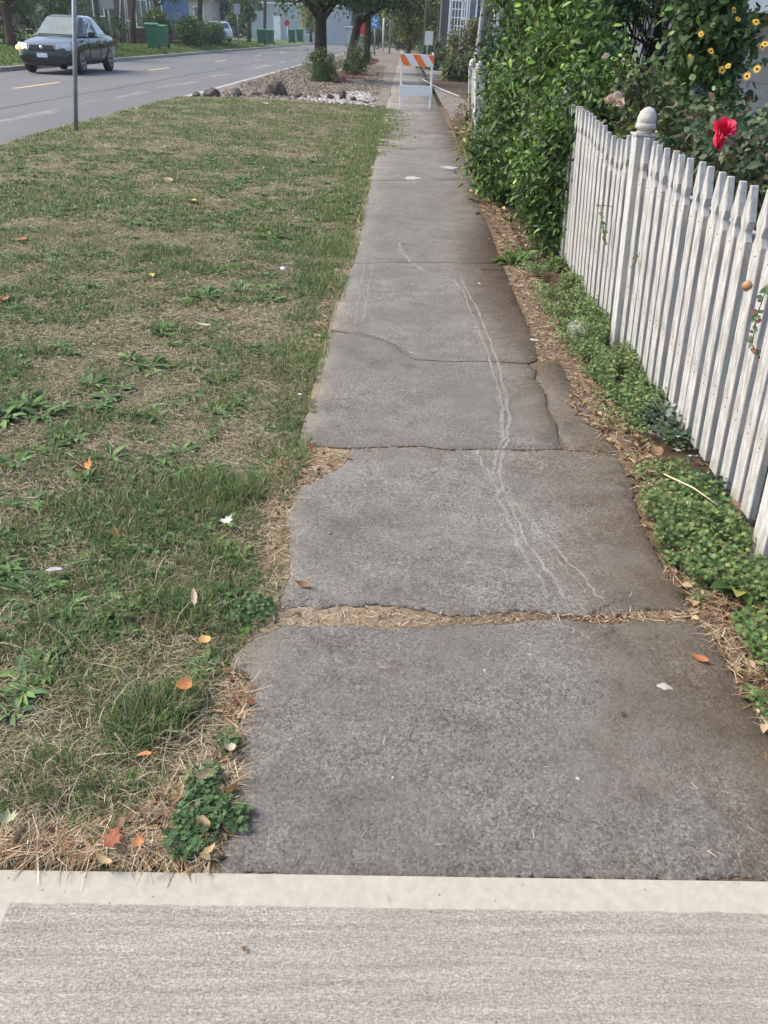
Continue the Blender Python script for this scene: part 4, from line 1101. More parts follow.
# rose bushes
ROSE = [(.035, .065, .03), (.05, .09, .04), (.035, .07, .03), (.07, .11, .05), (.10, .14, .07), (.05, .085, .04), (.12, .075, .05)]
RB = (1.95, 4.35, 0)
rose = shrub('rose_bush', 'dark leaved rose bush with one red rose behind the pickets', 'rose bush', RB,
             [(-.2, .0, .94, .36, .62, .16, 3), (.05, .0, 1.02, .45, .6, .13, 2), (.1, -.7, .9, .45, .5, .18, 2), (0, 0, .6, .5, .9, .36, 1.5)], 6200, .042, ROSE, OVATE, .075, 'leaf', 14, .008, None, 'stemgreen')
p = at(722, 134, 3.85); loc = Vector((p[0] - RB[0], p[1] - RB[1], p[2]))
PETAL = ([(-.2, 0, .12), (.2, 0, .12), (-.5, .45, .02), (.5, .45, .02), (0, .4, .16), (-.4, .9, .1), (.4, .9, .1), (0, .85, .2), (-.12, 1.06, .3), (.12, 1.06, .3)],
         [(0, 1, 4), (0, 4, 2), (1, 3, 4), (2, 4, 7), (2, 7, 5), (4, 3, 6), (4, 6, 7), (5, 7, 8), (7, 9, 8), (7, 6, 9)])


def rose_ball(R, petals):
    P, A, N, S = [], [], [], []
    for ring, (cnt, tilt, rad, s_) in enumerate(petals):
        for i in range(cnt):
            a = 2 * PI * i / cnt + ring * .8 + rng.uniform(-.2, .2); o = np.array([math.cos(a), math.sin(a), 0])
            P.append(o * rad * R + np.array([0, 0, -.45 * R])); A.append(o * tilt + np.array([0, 0, 1.0]) + rng.normal(0, .08, 3)); N.append(o + np.array([0, 0, -tilt])); S.append(s_ * R * rng.uniform(.9, 1.1))
    V, F, C = scatter(*PETAL, np.array(P), np.array(A), np.array(N), np.array(S), np.ones((len(P), 3)))
    b = MB(); b.add(V, F.tolist(), True); return b


RINGS = ((3, .0, .08, 1.15), (4, .12, .22, 1.2), (5, .3, .36, 1.25), (6, .65, .45, 1.25), (6, 1.3, .5, 1.15))
rf = rose_ball(.032, RINGS).build('rose_flower', M['petal_red'], rose); p = at(724.5, 128, 3.85); rf.location = (p[0] - RB[0], p[1] - RB[1], p[2]); rf.rotation_euler = (.7, -.25, .2)
p = at(718, 141, 3.83); b2 = rose_ball(.031, RINGS).build('rose_flower', M['petal_red'], rose); b2.location = (p[0] - RB[0], p[1] - RB[1], p[2]); b2.rotation_euler = (1.2, .5, .9)
b = MB()
for (q0, q1) in (((-.35, -.2, .3), (-.2, -.45, 1.12)), ((-.1, -.1, .3), tuple(loc - Vector((0, 0, .02)))), ((.1, .1, .3), (-.15, .35, 1.22)), ((.1, -.3, .3), (.2, -.55, 1.2))):
    b.tube([q0, tuple((Vector(q0) + Vector(q1)) / 2 + Vector((.05, .03, .05))), q1], [.006, .005, .0035], 6)
b.build('cane', M['stemgreen'], rose)
PB = (1.60, 5.35, 0)
pale = shrub('rose_bush', 'paler rose bush with faded blossoms left of the acorn post', 'rose bush', PB,
             [(-.06, .1, 1.0, .14, .45, .15, 3), (-.1, .1, 1.2, .12, .25, .11, 1.4), (.1, -.2, .98, .18, .3, .13, 1.4), (.05, .2, .7, .2, .5, .3, 1)], 2600, .043, [(.06, .10, .04), (.09, .13, .055), (.12, .17, .07), (.09, .14, .055), (.07, .12, .045), (.16, .2, .09), (.14, .09, .05)], OVATE, .07, 'leafmatt', 10, .007, None, 'stemgreen')
for (px, py, dist, s) in ((616, 98, 5.1, .03), (610, 100, 5.15, .024), (620, 103, 5.05, .02), (606, 57, 5.2, .018)):
    p = at(px, py, dist); o = rf.copy(); o.data = rf.data.copy(); o.data.materials[0] = M['petal_pale']; o.name = 'blossom'; col.objects.link(o); o.parent = pale
    o.location = (p[0] - PB[0], p[1] - PB[1], p[2]); s_ = s / .036; o.scale = (s_, s_, s_); o.rotation_euler = (.8, rng.uniform(-.5, .5), rng.uniform(0, 6))
# sprigs poking through the pickets
for (pts, lab) in (([(600, 205, 4.62), (603, 225, 4.6), (606, 243, 4.6)], 'small green sprig poking through the pickets left of the post'),
                   ([(768, 285, 2.35), (757, 315, 2.36), (752, 345, 2.36), (760, 358, 2.36)], 'rose sprig with a faded hip in front of the pickets at the right'),
                   ([(640, 252, 4.02), (636, 262, 4.0), (630, 268, 4.0)], 'withered two leaf sprig hanging on the pickets right of the post')):
    P = [at(*q) for q in pts]; base = P[0]; t = thing('sprig', lab, 'plant', tuple(base))
    Q = [Vector(p_ - base) for p_ in P]; b = MB(); b.tube([Vector((.1, .02, -.01))] + Q, .0022, 5); b.build('stem', M['stemgreen'], t)
    n = 9 * len(Q); fr = rng.random(n) * (len(Q) - 1); i0 = fr.astype(int); fr = fr - i0
    pos = np.array([Q[i].lerp(Q[i + 1], f) for i, f in zip(i0, fr)])
    if 'withered' in lab: pos = pos[:5]
    n = len(pos)
    cc = [(.12, .19, .06), (.16, .22, .08), (.2, .24, .1)] if 'green' in lab else [(.15, .22, .12), (.19, .26, .15), (.22, .12, .1)]
    V, F, C = scatter(*OVATE, pos, unit(n) + [-.5, -.4, -.1], unit(n) * .5 + [-.7, -.7, .3], rng.uniform(.016, .032, n), pick(cc, n, .3)); mesh_np('foliage', V, F, M['leafmatt'], t, C)
    if 'hip' in lab:
        p = at(747, 286, 2.36) - base; b = MB(); b.lathe([(.003, -.016), (.014, -.006), (.016, .004), (.008, .014), (0, .016)], 12, tuple(p)); b.build('rose_hip', M['bud'], t)
# dried border plants at the far end of the hedge
shrub('dried_plant', 'brown dried plant at the sidewalk edge beyond the hedge', 'plant', (1.02, 13.0, 0), [(0, -.3, .2, .2, .7, .2, 2), (.02, .3, .4, .16, .5, .25, 2)], 1700, .07, [(.12, .11, .05), (.18, .13, .08), (.10, .12, .04), (.2, .16, .1)], LONG, .09, 'leafmatt', 24, .006)

# ------------------------------------------------------------------ street pole, barricade, rocks
bp = gp(76, 132); tp = at(74, 0, bp[1])
t = thing('sign_pole', 'bare grey metal pole standing at the roadside edge of the lawn', 'pole', tuple(bp))
d = Vector(tp - bp); d *= 2.6 / d.z; wdir = .026
b = MB(); b.tube([(-d.x * .1, 0, -.26), (d.x, d.y, d.z)], .031, 14); b.build('shaft', M['galv'], t)
b = MB(); b.lathe([(.034, 0), (.034, .02), (.02, .03), (0, .03)], 14, (d.x, d.y, d.z)); b.build('cap', M['galv'], t)
b = MB()
b.lathe([(.05, -.02), (.045, .015), (.034, .02)], 14, (0, 0, .0)); b.build('collar', M['galv'], t)

L, R = gp(400, 109), gp(431, 109)
bar = thing('barricade', 'orange and white striped barricade standing across the sidewalk', 'barricade', (.29, 20.2, 0), .0)
HW = .345
for sx in (-HW, HW):
    for (y0, y1) in ((0, .05), (.20, .09)):
        b = MB(); b.slab([(sx - .022, y0 - .012, -.0), (sx + .022, y0 - .012, 0), (sx + .022, y1 - .012, 1.13 if y0 == 0 else 1.08), (sx - .022, y1 - .012, 1.13 if y0 == 0 else 1.08)], -.03)
        b.build('leg', M['white_plastic'], bar, .004)


def panel(z0, z1, name, striped):
    y = .0
    b = MB(); b.box((-HW - .03, y - .018, z0), (HW + .03, y + .004, z1)); pn = b.build(name, M['white_sheet'] if striped else M['white_plastic'], bar, .004)
    if striped:
        h = z1 - z0; W = 2 * HW + .056; per = .345; sb = MB(); x = -W / 2 - h
        k = 0; e = -W / 2
        x0 = e - .105 + .012
        while x0 < W / 2:
            # band leaning from upper left to lower right
            poly = [(x0, h), (x0 + .165, h), (x0 + .165 + h * .72, 0), (x0 + h * .72, 0)]
            poly = clip(poly, -W / 2, W / 2)
            if len(poly) > 2: sb.slab([(px_, y - .0205, z0 + .004 + pz * .95) for px_, pz in poly], -.0015)
            x0 += per
        sb.build('orange_stripe', M['orange'], pn)


def clip(poly, a, c):
    for (lim, sgn) in ((a, 1), (c, -1)):
        out = []
        for i in range(len(poly)):
            p, q = poly[i], poly[(i + 1) % len(poly)]; ip, iq = (p[0] - lim) * sgn >= 0, (q[0] - lim) * sgn >= 0
            if ip: out.append(p)
            if ip != iq: f = (lim - p[0]) / (q[0] - p[0]); out.append((lim, p[1] + f * (q[1] - p[1])))
        poly = out
        if not poly: return []
    return poly


panel(.85, 1.085, 'striped_panel', True); panel(.26, .47, 'lower_panel', False)


def rock(loc, s, seed, label, grp='boulders ending the lawn', m_=None):
    r = np.random.default_rng(seed); bm = bmesh.new(); bmesh.ops.create_icosphere(bm, subdivisions=3, radius=1)
    dirs = r.normal(size=(9, 3)); dirs /= np.linalg.norm(dirs, axis=1, keepdims=True); cut = r.uniform(.55, .9, 9)
    for v in bm.verts:
        p = np.array(v.co)
        for dd, c in zip(dirs, cut):
            e = p @ dd - c
            if e > 0: p = p - dd * e * .8
        v.co = Vector(p * (1 + .07 * r.normal()))
        v.co = Vector((v.co.x * s[0], v.co.y * s[1], v.co.z * s[2]))
    for f in bm.faces: f.smooth = True
    me = bpy.data.meshes.new('boulder'); bm.to_mesh(me); bm.free(); o = link('boulder', me, m_ or M['rock']); o.location = loc; o.rotation_euler = (0, 0, r.uniform(0, 6))
    return tag(o, label, 'rock', grp)


for i, (px, py, s, lab) in enumerate([(210, 97, (.26, .2, .18), 'low rounded boulder nearest the road'), (234, 97, (.27, .22, .19), 'round dark boulder second from the road'), (275, 96, (.42, .34, .36), 'largest brown boulder in the row at the end of the lawn'),
                                      (297, 98, (.14, .13, .13), 'small grey stone right of the largest boulder'), (303, 100, (.16, .12, .1), 'flat small stone in front of the gravel bed'), (316, 100, (.17, .15, .14), 'medium stone left of the white stones'), (329, 101, (.15, .14, .16), 'upright dark stone before the white stones'),
                                      (342, 101, (.12, .1, .2), 'narrow standing stone in the boulder row'), (352, 102, (.14, .12, .11), 'small stone near the sidewalk end of the row'), (362, 104, (.2, .14, .09), 'flat slab stone nearest the sidewalk'), (338, 95, (.45, .25, .14), 'long flat brown rock lying on the white stones'), (195, 97, (.16, .14, .1), 'small stone at the kerb end of the row'), (255, 97, (.18, .16, .11), 'half buried stone left of the largest boulder')]):
    p = gp(px, py); s = tuple(q_ * .85 for q_ in s); rock((p[0], p[1] + .2, s[2] * .2), s, 500 + i, lab)
CHIP = ([(-.5, -.4, 0), (.45, -.5, .05), (.5, .45, 0), (-.4, .5, .08), (-.3, -.2, .4), (.3, -.25, .5), (.28, .3, .42), (-.2, .3, .5)],
        [(4, 5, 6), (4, 6, 7), (0, 1, 5), (0, 5, 4), (1, 2, 6), (1, 6, 5), (2, 3, 7), (2, 7, 6), (3, 0, 4), (3, 4, 7)])


def chips(name, label, cat, areas, size, cols, flat=1.0):
    parts = []
    for poly, n in areas:
        P = pxpoly(poly); A = np.array(P); x = rng.uniform(A[:, 0].min() - .1, A[:, 0].max() + .1, n * 3); y = rng.uniform(A[:, 1].min() - .2, A[:, 1].max() + .2, n * 3)
        k = inpoly(x + (vnoise(x, y, .4, 90) - .5) * .5, y + (vnoise(x, y, .5, 91) - .5) * 1.2, P); x, y = x[k][:n], y[k][:n]; n_ = len(x)
        az = rng.uniform(0, 6.3, n_); s_ = size * rng.uniform(.5, 1.3, n_)
        parts.append(scatter(*CHIP, np.column_stack([x, y, -.03 + .05 * vnoise(x, y, 1.6, 9) + rng.uniform(-.005, .02, n_)]), np.stack([np.cos(az), np.sin(az), rng.normal(0, .15, n_)], 1), np.array([0, 0, 1.]) + rng.normal(0, .2, (n_, 3)), np.column_stack([s_ * flat, s_]), pick(cols, n_, .3)))
    V, F, C = join_np(parts); tag(mesh_np(name, V, F, M['dead'], None, C), label, cat, kind='stuff')


chips('white_stones', 'loose white landscaping stones spread behind the boulder row', 'stones', [([(300, 100), (330, 103), (372, 107), (376, 97), (350, 93), (318, 95)], 1500), ([(330, 73), (362, 72), (366, 69), (345, 69)], 700)], .075, [(.36, .35, .32), (.26, .24, .215), (.44, .43, .4)])
chips('red_mulch', 'dark red bark mulch under the street trees', 'mulch', [([(330, 84), (362, 82), (368, 69), (340, 70)], 4200), ([(352, 66), (374, 66), (376, 59), (360, 59)], 1800)], .12, [(.10, .035, .028), (.07, .025, .02), (.13, .06, .04)], .45)
chips('river_gravel', 'mixed tan gravel of the roadside bed', 'gravel', [([(215, 99), (300, 100), (372, 107), (380, 85), (384, 66), (345, 60), (300, 66), (250, 82)], 9000)], .055, [(.19, .155, .12), (.14, .11, .085), (.26, .225, .185), (.10, .08, .062)])
b = MB()
for (a, c) in (((346, 82), (366, 81)), ((354, 66), (376, 66)), ((344, 71), (366, 70))):
    p, q = gp(*a), gp(*c); b.box((min(p[0], q[0]), p[1], -.02), (max(p[0], q[0]), p[1] + .18, .09))
tag(b.build('timber_edging', mat('grey_timber', (.4, .38, .35), .9, vary=.3, vscale=5)), 'grey timber edging pieces across the mulch bed under the trees', 'edging')
b = MB()
P = [gp(444, 79), gp(422, 80), gp(440, 90), gp(460, 98)]
for a, c in zip(P[:-1], P[1:]):
    b.tube([(a[0], a[1], .03), (c[0], c[1], .03)], .022, 6)
tag(b.build('white_edging', M['kerb']), 'white edging along the gravel drive beyond the barricade', 'edging')
sheet('bark_bed', pxpoly([(424, 80), (446, 79.5), (470, 80), (480, 96), (462, 97), (442, 89.5)]), .0, M['darksoil'])

# ------------------------------------------------------------------ car
M['carpaint'] = mat('dark_green_paint', (.010, .022, .018), .22, .2, .5, vary=.1, vscale=2)
M['carpaint'].node_tree.nodes['Principled BSDF'].inputs['Coat Weight'].default_value = .6
M['carpaint'].node_tree.nodes['Principled BSDF'].inputs['Coat Roughness'].default_value = .04
M['silverpaint'] = mat('grey_paint', (.10, .11, .13), .25, .4, vary=.1, vscale=2); M['whitepaint'] = mat('white_car_paint', (.72, .74, .76), .25, .0, vary=.04, vscale=2)
M['glass'] = mat('car_glass', (.06, .09, .095), .04, .0, 1.0, vary=.1, vscale=1)
M['glass'].node_tree.nodes['Principled BSDF'].inputs['Coat Weight'].default_value = .6
M['winshield'] = mat('windscreen_glass', (.10, .145, .13), .06, .0, 1.0, vary=.3, vscale=2.5)
M['lens'] = mat('lamp_lens', (.42, .45, .47), .12, .2, .8, vary=.1, vscale=14); M['amber'] = mat('amber_lamp', (.85, .45, .08), .2, emit=((1.0, .5, .1), .7), vary=.1, vscale=10)
M['chrome'] = mat('chrome', (.7, .7, .72), .15, .9, vary=.05, vscale=9); M['alloy'] = mat('alloy_rim', (.45, .46, .48), .3, .7, vary=.1, vscale=9); M['plate'] = mat('plate', (.62, .68, .74), .5, vary=.1, vscale=20)
M['redlens'] = mat('red_lens', (.4, .02, .02), .2, vary=.1, vscale=14)


def applied(o):
    dg = bpy.context.evaluated_depsgraph_get(); me = bpy.data.meshes.new_from_object(o.evaluated_get(dg)); old = o.data; o.modifiers.clear(); o.data = me; return o


def build_car(label, paint, loc, rz, hatch=False, group=None, cat='car', name='parked_car'):
    """sedan 4.8 m long, nose at -Y"""
    t = thing(name, label, cat, loc, rz, group)
    HWD = .90
    # stations: y, half width, sill height, belt or hood height
    ST = [(-2.40, .55, .30, .52), (-2.36, .70, .24, .62), (-2.22, .82, .20, .70), (-1.95, .87, .19, .78), (-1.45, .895, .19, .87), (-.95, .90, .19, .93), (-.2, .905, .19, .95), (.6, .905, .19, .97), (1.25, .90, .19, .98), (1.75, .875, .21, .985), (2.15, .83, .27, .97), (2.34, .76, .36, .93), (2.40, .62, .45, .80)]
    if hatch: ST[-4] = (1.75, .88, .21, 1.0); ST[-3] = (2.15, .85, .27, 1.0)
    V, F = [], []
    for (y, wv, zb, zt) in ST:
        half = [(.0, zb), (wv * .84, zb), (wv * .965, zb + (zt - zb) * .2), (wv, zb + (zt - zb) * .5), (wv * .985, zb + (zt - zb) * .76), (wv * .93, zb + (zt - zb) * .95), (wv * .78, zt + .01), (wv * .4, zt + .028), (0, zt + .034)]
        ring = half + [(-x, z) for x, z in half[-2:0:-1]]
        V += [(x, y, z) for x, z in ring]
    nr = 16
    for i in range(len(ST) - 1):
        for k in range(nr): a, c = i * nr + k, i * nr + (k + 1) % nr; F.append((a, c, c + nr, a + nr))
    F += [tuple(range(nr - 1, -1, -1)), tuple(range((len(ST) - 1) * nr, len(ST) * nr))]
    F = [tuple(reversed(f)) for f in F]
    b = MB(); b.add(V, F, True); body = b.build('body', M[paint], t)
    # wheel arches cut from the shell
    bm = bmesh.new(); bm.from_mesh(body.data); bmesh.ops.recalc_face_normals(bm, faces=bm.faces); bm.to_mesh(body.data); bm.free()
    sub = body.modifiers.new('sub', 'SUBSURF'); sub.levels = 2; sub.render_levels = 2
    cut = MB()
    for y in (-1.45, 1.27):
        for sx in (-1, 1):
            x0, x1 = (.62, 1.1) if sx > 0 else (-1.1, -.62); n = 24
            R3 = .365; V2 = [(xx, y + R3 * math.cos(2 * PI * i / n), .33 + R3 * math.sin(2 * PI * i / n)) for xx in (x0, x1) for i in range(n)]
            cut.add(V2, [tuple(range(n - 1, -1, -1)), tuple(range(n, 2 * n))] + [(i, (i + 1) % n, n + (i + 1) % n, n + i) for i in range(n)])
    co = cut.build('cutter', None); bm = bmesh.new(); bm.from_mesh(co.data); bmesh.ops.recalc_face_normals(bm, faces=bm.faces); bm.to_mesh(co.data); bm.free()
    bo = body.modifiers.new('arches', 'BOOLEAN'); bo.object = co; bo.operation = 'DIFFERENCE'; bo.solver = 'EXACT'
    bpy.context.view_layer.update(); applied(body); bpy.data.objects.remove(co)
    # greenhouse
    rear_belt, rear_roof = (2.28, 2.0) if hatch else (1.78, 1.05)
    bl = [(-.70, -1.02), (.70, -1.02), (.80, -.55), (.83, .4), (.78, rear_belt - .25), (.62, rear_belt), (-.62, rear_belt), (-.78, rear_belt - .25), (-.83, .4), (-.80, -.55)]
    rf_ = [(-.54, -.18), (.54, -.18), (.585, .0), (.595, .4), (.57, rear_roof - .15), (.50, rear_roof), (-.50, rear_roof), (-.57, rear_roof - .15), (-.595, .4), (-.585, .0)]
    RZ = 1.43; BZ = .945
    V = [(x, y, BZ) for x, y in bl] + [(x, y, RZ) for x, y in rf_] + [(x * .72, .42 + (y - .42) * .78, RZ + .045) for x, y in rf_]
    n = len(bl); F = []
    for l in range(2):
        for i in range(n): F.append((l * n + i, l * n + (i + 1) % n, (l + 1) * n + (i + 1) % n, (l + 1) * n + i))
    F.append(tuple(range(2 * n, 3 * n)))
    b = MB(); b.add(V, F, False); b.build('roof', M[paint], t, .07, 5)

    def win(name, q, mt, th=.008):
        b = MB(); b.slab(q, th); o = b.build(name, M[mt], t); return o

    def lerp(a, c, f): return tuple(a[i] + (c[i] - a[i]) * f for i in range(3))

    def quad(i, j, u0, u1, v0, v1, out=.006):
        A, B_, C_, D = [Vector(V[k]) for k in (i, j, j + n, i + n)]
        P = []
        for (u, v) in ((u0, v0), (u1, v0), (u1, v1), (u0, v1)): P.append(A.lerp(B_, u).lerp(D.lerp(C_, u), v))
        nn = (P[1] - P[0]).cross(P[2] - P[0]).normalized(); return [p + nn * out for p in P]
    win('windscreen', quad(0, 1, .06, .94, .06, .93), 'winshield'); win('rear_window', quad(5, 6, .06, .94, .1, .9), 'glass')
    for (i, j, u0, u1) in ((1, 2, .55, .97), (2, 3, .04, .93), (3, 4, .06, .9), (7, 8, .1, .94), (8, 9, .07, .96), (9, 0, .03, .45)):
        win('side_window', quad(i, j, u0, u1, .1, .9), 'glass')
    # wheels
    for y in (-1.45, 1.27):
        for sx in (-1, 1):
            tb = MB(); prof = [(.20, -.1), (.30, -.105), (.325, -.08), (.33, 0), (.325, .08), (.30, .105), (.20, .1)]; tb.lathe(prof, 28)
            tyre = tb.build('wheel', M['black'], t); tyre.location = (sx * .80, y, .33); tyre.rotation_euler = (0, sx * PI / 2, 0)
            rb = MB(); rb.lathe([(.205, .085), (.215, .104), (.2, .108), (.19, .09), (.0, .082)], 28)
            for i in range(5):
                a = 2 * PI * i / 5; c, s = math.cos(a), math.sin(a); rb.slab([(c * .03 - s * .03, s * .03 + c * .03, .086), (c * .03 + s * .03, s * .03 - c * .03, .086), (c * .195 + s * .022, s * .195 - c * .022, .1), (c * .195 - s * .022, s * .195 + c * .022, .1)], .012)
            rb.build('rim', M['alloy'], tyre)
    # front
    b = MB(); b.slab([(-.40, -2.375, .60), (.40, -2.375, .60), (.36, -2.34, .71), (-.36, -2.34, .71)], .03); b.build('grille', M['black'], t)
    b = MB(); b.slab([(-.52, -2.375, .27), (.52, -2.375, .27), (.46, -2.40, .37), (-.46, -2.40, .37)], .03); b.build('air_intake', M['black'], t)
    b = MB(); b.lathe([(.045, 0), (.045, .01), (0, .012)], 16); o = b.build('badge', M['chrome'], t); o.location = (0, -2.40, .665); o.rotation_euler = (PI / 2, 0, 0); o.scale = (1.3, .85, 1)
    for sx in (-1, 1):
        P = [(sx * .42, -2.345, .60), (sx * .80, -2.24, .58), (sx * .87, -2.03, .66), (sx * .80, -2.06, .77), (sx * .46, -2.26, .735)]
        if sx < 0: P = P[::-1]
        b = MB(); b.slab(P, .035); b.build('headlight', M['lens'], t, .012)
        P = [(sx * .70, -2.31, .585), (sx * .83, -2.22, .58), (sx * .85, -2.13, .665), (sx * .73, -2.25, .68)]
        if sx < 0: P = P[::-1]
        b = MB(); b.slab(P, .05); b.build('turn_signal', M['amber'] if (sx < 0 and paint == 'carpaint') else M['lens'], t)
        b = MB(); b.box((-.11, -.05, -.06), (.11, .06, .07)); o = b.build('side_mirror', M[paint], t, .03, 3); o.location = (sx * 1.0, -.62, 1.01)
        for yd in (-.66, .42, 1.12):
            b = MB(); xo = .897 if abs(yd) < 1 else .885
            b.box((sx * xo - .008, yd - .006, .34), (sx * xo + .008, yd + .006, .88)); b.build('door_seam', M['black'], t)
        for yd in (.28, .98):
            b = MB(); b.box((sx * .90 - .012, yd - .1, .80), (sx * .90 + .014, yd + .06, .835)); b.build('door_handle', M[paint], t, .006)
        b = MB(); b.slab([(sx * .45, 2.37, .68), (sx * .78, 2.30, .68), (sx * .78, 2.28, .86), (sx * .45, 2.36, .86)][::(-1 if sx > 0 else 1)], .03); b.build('tail_light', M['redlens'], t)
    b = MB(); b.box((-.16, -2.43, .42), (.16, -2.395, .525)); b.build('licence_plate', M['plate'], t, .004)
    b = MB(); b.slab([(-.74, -2.30, .45), (.74, -2.30, .45), (.72, -2.32, .49), (-.72, -2.32, .49)], .075); b.build('bumper_strip', M[paint], t, .02)
    return t


build_car('dark green sedan coming down the road with one amber lamp lit', 'carpaint', (-11.55, 30.9, -.08), .0, name='sedan_car').scale = (1.03, 1.03, 1.13)
build_car('white hatchback parked behind a low hedge across the road', 'whitepaint', tuple(at(216, 42, 76)), PI + .5, True)
build_car('grey car parked in front of the house behind the green bins', 'silverpaint', tuple(at(176, 36, 68)), PI - .5, True)

# ------------------------------------------------------------------ wheelie bins across the road
def bin_(loc, rz, label, s=1.0):
    t = thing('wheeled_bin', label, 'bin', loc, rz, 'green wheeled bins across the road'); t.scale = (s, s, s)
    a, c = .25, .30; V = [(-a, -a, .08), (a, -a, .08), (a, a, .08), (-a, a, .08), (-c, -.31, 1.0), (c, -.31, 1.0), (c, .33, 1.0), (-c, .33, 1.0)]
    b = MB(); b.add(V, [(3, 2, 1, 0), (4, 5, 6, 7), (0, 1, 5, 4), (1, 2, 6, 5), (2, 3, 7, 6), (3, 0, 4, 7)]); b.box((-.31, -.325, .94), (.31, .345, .985)); b.build('body', M['bin'], t, .02)
    b = MB(); b.slab([(-.32, -.35, 1.003), (.32, -.35, 1.003), (.32, .36, 1.06), (-.32, .36, 1.06)], .035); b.build('lid', M['bin'], t, .02)
    b = MB(); b.tube([(-.22, .42, .99), (.22, .42, .99)], .017, 8); b.build('handle', M['bin'], t)
    for sx in (-1, 1):
        b = MB(); b.lathe([(.02, -.03), (.12, -.03), (.13, 0), (.12, .03), (.02, .03)], 18); o = b.build('wheel', M['black'], t); o.location = (sx * .27, .27, .13); o.rotation_euler = (0, PI / 2, 0)
    return t


def onverge(px, py, dist):
    p = at(px, py, dist); return (p[0], p[1], p[2])


bin_(onverge(154, 50, 50), .25, 'nearest green wheeled bin on the grass verge behind the car', 1.18); bin_(onverge(162.5, 48.5, 53), -.1, 'green wheeled bin just right of the nearest one', 1.1)
bin_(onverge(261, 44.5, 80), .1, 'green bin left of the white door of the grey building', 1.1); bin_(onverge(270, 45, 79), -.1, 'green bin in front of the white door', 1.1)
bin_(onverge(292, 43.5, 84), .05, 'green bin below the red sign', 1.05); bin_(onverge(300, 42.5, 87), 0, 'farthest green bin at the right of the row', 1.05)

# ------------------------------------------------------------------ far side: poles, signs, houses, hedges, trees
LEANS = {133: .13, 199.5: .1, 264.5: .06, 367: .02}


def utility_pole(px, py, dist, wpx, label, h=9, mt='polewood'):
    p = at(px, py, dist); t = thing('utility_pole', label, 'pole', tuple(p)); r = wpx / 2 * dist * .93 / FPX * 1.0
    b = MB(); ln = LEANS.get(px, 0.0); b.tube([(-ln * .4, 0, -.4), (ln * h * .5, 0, h * .5), (ln * h, 0, h)], [r, r * .9, r * .7], 14); b.build('shaft', M[mt], t)
    b = MB(); b.box((ln * h - 1.2, -.06, h - .7), (ln * h + 1.2, .06, h - .55)); b.build('crossarm', M[mt], t)
    return t


utility_pole(133, 45, 56, 5, 'brown wooden pole standing left of the nearest green bin'); utility_pole(199.5, 45, 64, 5, 'reddish wooden pole right of the low brown fence'); utility_pole(264.5, 40, 92, 3, 'thin dark pole at the left corner of the grey building')
utility_pole(367, 52, 60, 6, 'dark wooden pole between the street trees and the blue sign', 9, 'darkbark')
M['signblue'] = mat('sign_blue', (.07, .22, .55), .5, vary=.06, vscale=9); M['signred'] = mat('sign_red', (.5, .03, .04), .5, vary=.08, vscale=9); M['signback'] = mat('sign_back', (.36, .38, .4), .5, .3, vary=.1, vscale=9); M['signwhite'] = mat('sign_white', (.75, .75, .74), .5, vary=.05, vscale=9)


def sign(px, pyb, dist, zc, wd, ht, label, face, shape='rect', postm='galv', extra=None, toff=0):
    p = at(px, pyb, dist); t = thing('street_sign', label, 'sign', tuple(p))
    b = MB(); b.tube([(0, 0, -.3), (0, 0, zc + ht * .45)], .045, 8); b.build('post', M[postm], t)
    b = MB()
    if shape == 'oct': P = [(wd / 2 * math.cos(PI / 8 + i * PI / 4), wd / 2 * math.sin(PI / 8 + i * PI / 4)) for i in range(8)]
    else: P = [(-wd / 2, -ht / 2), (wd / 2, -ht / 2), (wd / 2, ht / 2), (-wd / 2, ht / 2)]
    b.slab([(x + toff, -.06, z + zc) for x, z in P], .02); pl = b.build('sign_plate', M[face], t)
    if extra: extra(pl, zc, wd, ht)
    return t


def zat(px, py, dist): return at(px, py, dist)[2]


sign(112, 40, 46, zat(112, 2, 46) - zat(112, 40, 46), .65, .6, 'grey backed square sign on a post behind the car', 'signback')
sign(238.5, 40, 80, zat(238, 9, 80) - zat(238, 40, 80), .55, .75, 'small grey sign on a thin post before the dark trees', 'signback')
sign(287.5, 38, 90, zat(287, 23, 90) - zat(287, 38, 90), .55, .55, 'red octagonal sign in front of the grey building', 'signred', 'oct', 'signwhite')


def arrow(pl, zc, wd, ht):
    b = MB()
    for q in ([(-.2, .26), (-.09, .26), (-.04, .1), (-.15, .1)], [(-.12, .09), (.02, .07), (.0, -.02), (-.14, .0)], [(.02, .12), (.16, .14), (.16, .05), (.03, .02)], [(-.22, -.06), (-.08, -.05), (-.02, -.16), (-.18, -.18)], [(.0, -.08), (.12, -.2), (.06, -.26), (-.03, -.15)]):
        b.slab([(x * wd * 1.7, -.083, zc + z * ht * 1.5) for x, z in q][::-1], -.004)
    b.build('white_symbol', M['signwhite'], pl)


